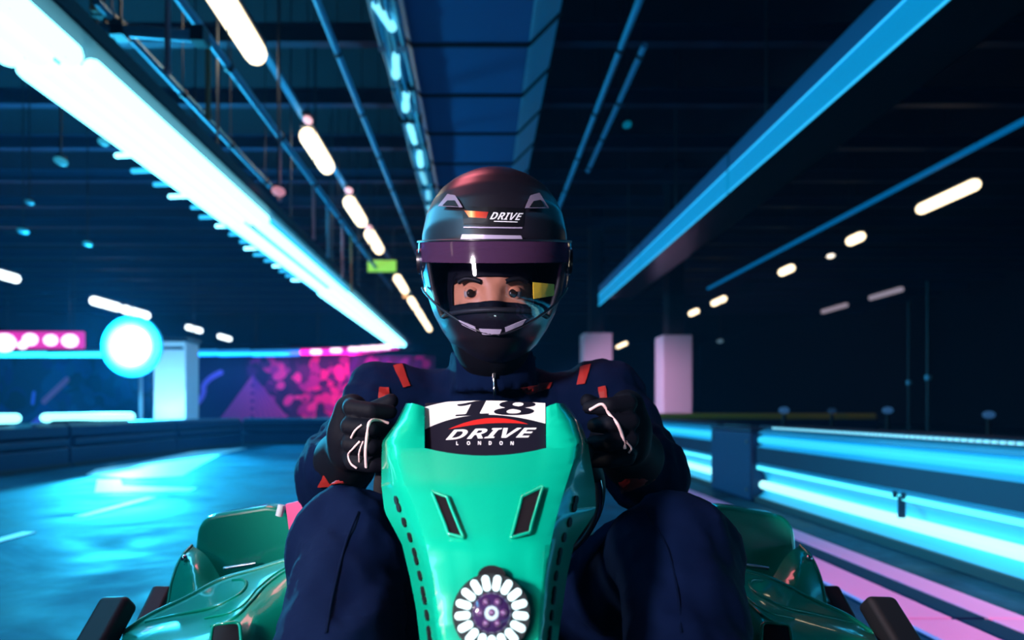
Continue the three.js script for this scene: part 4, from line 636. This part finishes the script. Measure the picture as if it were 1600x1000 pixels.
// ================================================================== the driver
const driver = thing('person', 'kart driver in a navy and red racing suit, black helmet and gloves, gripping the wheel', 'person');
{
  const P = (px, py, d) => at(px, py, d);
  const J = { pelvis: V(0.03, 0.24, -1.30), belly: V(0.03, 0.40, -1.28), chest: V(0.028, 0.565, -1.22), neck: V(0.025, 0.70, -1.13),
    sl: P(602, 622, 1.16), sr: P(948, 620, 1.16), el: P(518, 742, 1.06), er: P(1012, 742, 1.06), wl: V(-0.182, 0.592, -0.945), wr: V(0.205, 0.602, -0.945),
    hl: V(-0.10, 0.24, -1.28), hr: V(0.16, 0.24, -1.28), kl: V(-0.172, 0.460, -0.86), kr: V(0.262, 0.452, -0.86), fl: V(-0.135, 0.13, -0.36), fr: V(0.165, 0.13, -0.36) };
  const wr = (p) => 0.0075 * noise.noise(p.x * 17, p.y * 11 + 3, p.z * 17) + 0.0055 * Math.abs(noise.noise(p.x * 34 + p.y * 10, p.y * 22 - p.x * 12, p.z * 30 + 9)) + 0.005 * noise.noise(p.x * 46 + 5, p.y * 9, p.z * 13) + 0.002 * noise.noise(p.x * 70, p.y * 50, p.z * 70);
  const fold = (p, a, b, n, amp) => { const bx = b.x - a.x, by = b.y - a.y, bz = b.z - a.z, l2 = bx * bx + by * by + bz * bz, h = clamp(((p.x - a.x) * bx + (p.y - a.y) * by + (p.z - a.z) * bz) / l2); return amp * Math.sin(h * n + 6 * noise.noise(p.x * 9, p.y * 9, p.z * 9)); };
  const suitF = (p) => {
    let d = sdEll(p, V(0.028, 0.50, -1.25), V(0.185, 0.235, 0.125));
    d = smin(d, sdCap(p, J.chest, J.neck, 0.13, 0.062), 0.05);
    d = smin(d, sdEll(p, V(0.03, 0.27, -1.30), V(0.18, 0.14, 0.15)), 0.06);
    d = smin(d, sdCap(p, V(-0.13, 0.655, -1.18), V(0.19, 0.655, -1.18), 0.062, 0.062), 0.06);
    let al = smin(sdCap(p, J.sl, J.el, 0.068, 0.058), sdCap(p, J.el, J.wl, 0.058, 0.040), 0.03), ar = smin(sdCap(p, J.sr, J.er, 0.068, 0.058), sdCap(p, J.er, J.wr, 0.058, 0.040), 0.03);
    al += fold(p, J.sl, J.el, 26, 0.0025); ar += fold(p, J.sr, J.er, 26, 0.0025);
    d = smin(d, al, 0.035); d = smin(d, ar, 0.035);
    const leg = (h, k, f) => smin(sdCap(p, h, k, 0.105, 0.080), sdCap(p, k, f, 0.080, 0.055), 0.03) + fold(p, k, f, 14, 0.003);
    d = smin(d, leg(J.hl, J.kl, J.fl), 0.03); d = smin(d, leg(J.hr, J.kr, J.fr), 0.03);
    const c = Math.hypot((p.x - 0.025), (p.z + 1.12)) , collar = Math.max(Math.abs(c - 0.068) - 0.010, Math.abs(p.y - 0.715) - 0.035); d = smin(d, collar, 0.015);
    return d + wr(p);
  };
  mesh('racing_suit', surface(suitF, V(-0.36, 0.06, -1.46), V(0.42, 0.78, -0.30), 0.008), mat.suit, driver);
  const suit = driver.children[0];
  for (const s of [-1, 1]) { const x = s < 0 ? -0.135 : 0.165; mesh('shoe', join([capsule(V(x, 0.12, -0.38), V(x, 0.10, -0.16), 0.045), capsule(V(x, 0.17, -0.36), V(x, 0.11, -0.34), 0.05)]), mat.black, driver); }
  // red panels sewn on the suit
  const red = (q) => { const g = patch(suitF, q, 10, 0.003, 0.0015); if (g) mesh('red_panel', g, mat.red, suit); };
  red([[614, 572], [628, 570], [640, 604], [630, 606]]); red([[592, 606], [608, 606], [606, 632], [590, 630]]); red([[812, 606], [862, 598], [858, 608], [826, 616]]); red([[908, 574], [924, 570], [914, 600], [902, 602]]); red([[936, 606], [946, 604], [948, 622], [938, 622]]);
  red([[506, 742], [528, 738], [540, 756], [498, 760]]); red([[962, 722], [1012, 716], [1022, 748], [972, 770]]); red([[944, 760], [975, 770], [968, 796], [950, 798]]); red([[645, 566], [664, 560], [664, 572], [650, 576]]);
  const zp = [566, 580, 595, 612, 628].map((y) => onSolid(suitF, 772, y, 0.003)).filter(Boolean); if (zp.length > 2) { mesh('zip', tube(zp, 0.0022, 20, 6), mat.chrome, suit); const q = onSolid(suitF, 773, 584, 0.006); mesh('zip_pull', rbox(0.006, 0.014, 0.003, 0.001, q.x, q.y, q.z, 1), mat.chrome, suit); }
  const seam = (pts) => { const q = pts.map((p) => onSolid(suitF, p[0], p[1], 0.001)).filter(Boolean); if (q.length > 2) mesh('seam', tube(q, 0.0016, 30, 6), mat.suit, suit); };
  seam([[690, 566], [672, 590], [660, 620]]); seam([[850, 566], [880, 590], [900, 620]]); seam([[560, 800], [540, 850], [520, 930], [510, 990]]); seam([[1010, 800], [1040, 850], [1060, 930], [1065, 990]]);

  // ---- gloves round the rim
  const hand = (s) => {
    const X = (x) => s < 0 ? x : 0.026 - x, fing = [];
    for (let i = 0; i < 4; i++) { const y = 0.655 - 0.0235 * i, k = [0.0, 0.006, 0.004, -0.004][i], o = s < 0 ? 0 : 0.006; fing.push([V(X(-0.176), y + o, -0.875 + k * 0.3), V(X(-0.168 - k * 0.3), y - 0.003 + o, -0.838 + k), V(X(-0.140), y - 0.006 + o, -0.826 + k), V(X(-0.118 - k), y - 0.008 + o, -0.842)]); }
    const wrist = s < 0 ? J.wl : J.wr, th = [V(X(-0.178), 0.632, -0.915), V(X(-0.150), 0.650, -0.905), V(X(-0.124), 0.662, -0.893)], o = s < 0 ? 0 : 0.006;
    const f = (p) => {
      let d = smin(sdCap(p, V(X(-0.178), 0.648 + o, -0.888), V(X(-0.186), 0.590 + o, -0.905), 0.024, 0.026), sdCap(p, V(X(-0.182), 0.615 + o, -0.900), wrist, 0.030, 0.037), 0.02);
      d = smin(d, sdCap(p, wrist, wrist.clone().lerp(s < 0 ? J.el : J.er, 0.42), 0.043, 0.049), 0.012);
      for (const q of fing) d = smin(d, Math.min(sdCap(p, q[0], q[1], 0.0125, 0.0118), sdCap(p, q[1], q[2], 0.0118, 0.0108), sdCap(p, q[2], q[3], 0.0108, 0.0095)), 0.004);
      d = smin(d, Math.min(sdCap(p, th[0], th[1], 0.0145, 0.0125), sdCap(p, th[1], th[2], 0.0125, 0.0105)), 0.006);
      return d;
    };
    const lo = V(s < 0 ? -0.27 : 0.09, 0.52, -1.06), hi = V(s < 0 ? -0.08 : 0.31, 0.70, -0.79);
    const gl = mesh('glove', surface(f, lo, hi, 0.0035), mat.glove, driver);
    const pip = (pts, r = 0.0022) => { const q = pts.map((p) => onSolid(f, p[0], p[1], 0.001, 0.6, 1.2)).filter(Boolean); if (q.length > 1) mesh('piping', tube(q, r, 50, 6), mat.piping, gl); };
    return [gl, f, pip];
  };
  const [, fL, pL] = hand(-1), [, fR, pR] = hand(1);
  pL([[606, 662], [592, 658], [578, 660], [574, 680], [572, 705], [573, 730]]); pL([[566, 664], [556, 672], [549, 685]], 0.0015); pL([[563, 690], [553, 700], [545, 712], [549, 724], [558, 731]], 0.0015); pL([[568, 690], [562, 706], [562, 722]], 0.0012);
  pR([[906, 648], [922, 640], [942, 632], [952, 646], [964, 662], [972, 682], [976, 700]]); pR([[978, 690], [986, 700], [982, 708]], 0.0015);

  // ---- helmet: levels of half width and half depth
  const hx = 0.0235, hz = -1.06, K = 0.00105, HY = (py) => EYE + (640 - py) * K, PY = (y) => 640 - (y - EYE) / K;
  const prof = [[270, 0.001, 0.001], [273, 26, 0.036], [280, 52, 0.066], [290, 70, 0.086], [303, 86, 0.103], [320, 98, 0.117], [340, 107, 0.127], [370, 113, 0.135], [400, 114, 0.139], [430, 111, 0.139], [460, 105, 0.138], [490, 95, 0.134], [515, 82, 0.125], [538, 66, 0.110], [555, 48, 0.090], [565, 34, 0.070], [571, 20, 0.045], [573, 0.001, 0.001]].map((r) => [r[0], r[1] * K * (r[1] > 1 ? 1 : 1), r[2]]);
  const ab = (py) => interp(prof, py);
  const hp = (py, ph, off = 0) => { const [a, b] = ab(py); return V(hx + (a + off) * Math.sin(ph), HY(py), hz + (b + off) * Math.cos(ph)); };
  const helmF = (p) => { const [a, b] = ab(PY(p.y)), r = Math.hypot((p.x - hx) / a, (p.z - hz) / b); return (r - 1) * Math.min(a, b) * 0.8; };
  const sc = (py, ph) => { const [, b] = ab(py); return 640 - (640 - py) * (-hz - b * Math.cos(ph)) / 1.05; };   // level of the shell that is seen at a given height in front view
  const levels = [270.2]; for (let y = 272; y < 414; y += 4) levels.push(y); const PT = 418, PB = 502; for (let y = PT; y < PB; y += 6) levels.push(y); for (let y = PB; y <= 572; y += 4) levels.push(y); levels.push(572.9);
  const NC = 96, openA = 60 / 180 * Math.PI, phis = []; for (let k = 0; k <= 40; k++) phis.push(lerp(-openA, openA, k / 40)); for (let k = 1; k < 60; k++) phis.push(lerp(openA, 2 * Math.PI - openA, k / 60)); const NP = phis.length;
  const hpos = [], hidx = []; for (const y of levels) for (const ph of phis) hpos.push(...hp(y, ph).toArray());
  for (let r = 0; r < levels.length - 1; r++) for (let c = 0; c < NP; c++) { const open = levels[r] >= PT - 0.1 && levels[r + 1] <= PB + 0.1 && c < 40; if (open) continue; const a = r * NP + c, b = r * NP + (c + 1) % NP, d = a + NP, e = b + NP; hidx.push(a, d, b, b, d, e); }
  const hg = new THREE.BufferGeometry(); hg.setAttribute('position', new THREE.Float32BufferAttribute(hpos, 3)); hg.setIndex(hidx); hg.computeVertexNormals();
  const helmet = mesh('helmet', hg, mat.helmet, driver);
  // rubber trim of the eye port
  const tr = []; for (let k = 0; k <= 20; k++) tr.push(hp(PT, lerp(-openA, openA, k / 20), 0.001)); for (let k = 1; k <= 6; k++) tr.push(hp(lerp(PT, PB, k / 6), openA, 0.001)); for (let k = 1; k <= 20; k++) tr.push(hp(PB, lerp(openA, -openA, k / 20), 0.001)); for (let k = 1; k < 6; k++) tr.push(hp(lerp(PB, PT, k / 6), -openA, 0.001));
  mesh('port_trim', tube(tr, 0.004, 160, 8, true), mat.rubber, helmet);
  // visor
  const vis = [], bot = (ph) => 446 + 76 * Math.max(0, Math.cos(ph * 1.02)) ** 1.4; for (let r = 0; r <= 24; r++) { const row = []; for (let c = 0; c <= 48; c++) { const ph = lerp(-1.42, 1.42, c / 48); row.push(hp(lerp(sc(378, ph), sc(bot(ph), ph), r / 24), ph, 0.0065)); } vis.push(row); }
  const visor = mesh('visor', sheet(vis, 0, 0.5, V(hx, 0.8, 0)), mat.visor, helmet);
  mesh('visor_edge', tube(vis[24], 0.0022, 90, 6), mat.helmet, helmet); mesh('visor_edge', tube(vis[0], 0.0020, 90, 6), mat.helmet, helmet);
  const strip = []; for (let r = 0; r <= 6; r++) { const row = []; for (let c = 0; c <= 40; c++) { const ph = lerp(-1.15, 1.15, c / 40); row.push(hp(lerp(sc(380, ph), sc(408 + 5 * Math.cos(ph), ph), r / 6), ph, 0.0078)); } strip.push(row); }
  mesh('reflection_strip', sheet(strip, 0, 0.5, V(hx, 0.8, 0)), mat.reflectStrip, helmet);  // purple reflection on the visor put in as a tinted strip
  const onH = (px, py, off) => { const p = at(px, py, 1).sub(EYEP); for (let t = 0.75; t < 1.2; t += 0.0006) { const q = p.clone().multiplyScalar(t).add(EYEP); const [a, b] = ab(PY(q.y)); if (((q.x - hx) / (a + off)) ** 2 + ((q.z - hz) / (b + off)) ** 2 < 1 && a > 0.01) return q; } return null; };
  const hpatch = (c4, off, n = 12, m = n) => { const g = []; for (let r = 0; r <= m; r++) { const row = []; for (let c = 0; c <= n; c++) { const u = c / n, v = r / m, q = onH(lerp(lerp(c4[0][0], c4[1][0], u), lerp(c4[3][0], c4[2][0], u), v), lerp(lerp(c4[0][1], c4[1][1], u), lerp(c4[3][1], c4[2][1], u), v), off); if (!q) return null; row.push(q); } g.push(row); } return sheet(g, 0.001, 0.5, V(hx, 0.9, 0)); };
  const add = (name, c4, off, m, n, k) => { const g = hpatch(c4, off, n, k); if (g) return mesh(name, g, m, helmet); };
  // side tape and visor pivot
  add('visor_tape', [[833, 441], [866, 444], [866, 462], [834, 467]], 0.0085, M({ color: lin(0.80, 0.52, 0.03), roughness: 0.5 }));
  for (const s of [-1, 1]) mesh('pivot', new THREE.CylinderGeometry(0.02, 0.022, 0.010, 24).rotateZ(Math.PI / 2).translate(hx + s * 0.121, HY(408), hz + 0.008), mat.helmet, helmet);
  // forehead sticker with lettering
  const cs = document.createElement('canvas'); cs.width = 512; cs.height = 128; const x = cs.getContext('2d'); x.fillStyle = '#0b0910'; x.fillRect(0, 0, 512, 128);
  const gr = x.createLinearGradient(20, 0, 210, 0); gr.addColorStop(0, '#c85a20'); gr.addColorStop(0.28, '#f8d890'); gr.addColorStop(0.5, '#d84818'); gr.addColorStop(1, '#a01c14'); x.fillStyle = gr; x.beginPath(); x.moveTo(14, 30); x.lineTo(214, 36); x.lineTo(196, 82); x.lineTo(50, 78); x.closePath(); x.fill();
  x.fillStyle = '#f0eef4'; x.save(); x.translate(216, 88); x.transform(1, 0, -0.3, 1, 0, 0); x.font = 'bold italic 72px sans-serif'; const w = x.measureText('DRIVE').width; x.scale(262 / w, 1); x.fillText('DRIVE', 0, 0); x.restore(); x.fillRect(260, 98, 200, 7);
  const ct = new THREE.CanvasTexture(cs); ct.colorSpace = THREE.SRGBColorSpace;
  add('forehead_sticker', [[722, 322], [820, 325], [818, 353], [724, 350]], 0.0012, M({ map: ct, roughness: 0.4 }), 16, 8);
  add('forehead_vent', [[722, 366], [814, 368], [818, 377], [718, 377]], 0.007, mat.lavender, 14, 4); add('forehead_line', [[724, 354], [816, 355], [816, 357], [724, 356]], 0.002, mat.lavender, 12, 2);
  const ventMat = M({ color: lin(0.24, 0.18, 0.26), roughness: 0.35 });
  // crown scoops
  for (const [w1, w2] of [[[[684, 322], [699, 303], [711, 305], [723, 324]], [[691, 321], [699, 313], [710, 313], [716, 322]]], [[[820, 325], [829, 305], [843, 301], [858, 325]], [[828, 323], [834, 314], [845, 312], [851, 322]]]]) {
    const q = (c4) => [c4[1], c4[2], c4[3], c4[0]], v = add('crown_vent', q(w1), 0.007, ventMat, 10, 8); if (v) { const g = hpatch(q(w2), 0.0085, 8, 6); if (g) mesh('vent_slot', g, mat.black, v); }
  }
  // chin vents
  add('chin_vent', [[716, 500], [742, 511], [744, 518], [722, 508]], 0.009, mat.lavender, 8, 3); add('chin_vent', [[748, 514], [784, 515], [780, 524], [754, 523]], 0.009, mat.lavender, 8, 3); add('chin_vent', [[789, 512], [822, 499], [816, 508], [790, 519]], 0.009, mat.lavender, 8, 3);
  // ---- head inside the helmet
  const hc = V(0.0195, 0.832, -1.055);
  const headF = (p) => { let d = sdEll(p, hc, V(0.074, 0.112, 0.090));
    d = smin(d, sdCap(p, V(0.0195, 0.838, -0.974), V(0.0195, 0.792, -0.962), 0.010, 0.013), 0.012);            // nose
    for (const s of [-1, 1]) { d = smin(d, sdCap(p, V(hc.x + s * 0.012, 0.850, -0.972), V(hc.x + s * 0.046, 0.851, -0.985), 0.007, 0.007), 0.012); const e = sdEll(p, V(hc.x + s * 0.032, 0.829, -0.962), V(0.017, 0.011, 0.014)); d = -smin(-d, e, 0.006); d = smin(d, sdEll(p, V(hc.x + s * 0.04, 0.797, -0.985), V(0.022, 0.018, 0.014)), 0.012); }
    d = smin(d, sdCap(p, V(0.0195, 0.76, -1.07), V(0.024, 0.735, -1.10), 0.052, 0.05), 0.03);
    return d; };
  const head = mesh('face', surface(headF, V(-0.075, 0.66, -1.19), V(0.115, 0.965, -0.925), 0.0035), mat.skin, driver);
  for (const s of [-1, 1]) { const e = V(hc.x + s * 0.032, 0.828, -0.984); mesh('eye', new THREE.SphereGeometry(0.0125, 20, 14).translate(e.x, e.y, e.z), M({ color: lin(0.42, 0.36, 0.32), roughness: 0.25 }), head); mesh('iris', new THREE.SphereGeometry(0.0070, 14, 10).scale(1, 1, 0.4).translate(e.x - 0.001, e.y - 0.001, e.z + 0.0113), M({ color: lin(0.02, 0.012, 0.008), roughness: 0.1 }), head);
    mesh('eyelid', new THREE.SphereGeometry(0.0138, 20, 10, 0, 6.283, 0, 1.12).rotateX(0.34).rotateZ(s * -0.12).translate(e.x, e.y, e.z), mat.skin, head); mesh('eyelid', new THREE.SphereGeometry(0.0134, 20, 10, 0, 6.283, 0, 1.0).rotateX(Math.PI - 0.12).translate(e.x, e.y, e.z), mat.skin, head);
    const br = [-0.013, -0.003, 0.010, 0.020].map((o, i) => V(e.x + s * o, 0.8425 + [0, 0.0035, 0.005, 0.001][i], -0.9630 - [0, 0.001, 0.004, 0.010][i])); mesh('eyebrow', tube(br, 0.0040, 16, 6), mat.black, head); }
  // balaclava with an eye slit
  const balF = (p) => { const d = headF(p) - 0.005; const slit = Math.max(Math.abs(p.x - hc.x) - 0.062, Math.abs(p.y - 0.831 + 0.10 * Math.max(0, Math.abs(p.x - hc.x) - 0.03)) - 0.0185, -(p.z + 1.03)); return Math.max(d, -slit); };
  mesh('balaclava', surface(balF, V(-0.085, 0.69, -1.17), V(0.125, 0.97, -0.915), 0.0032), mat.glove, driver);
}
renderer.render(scene, camera);
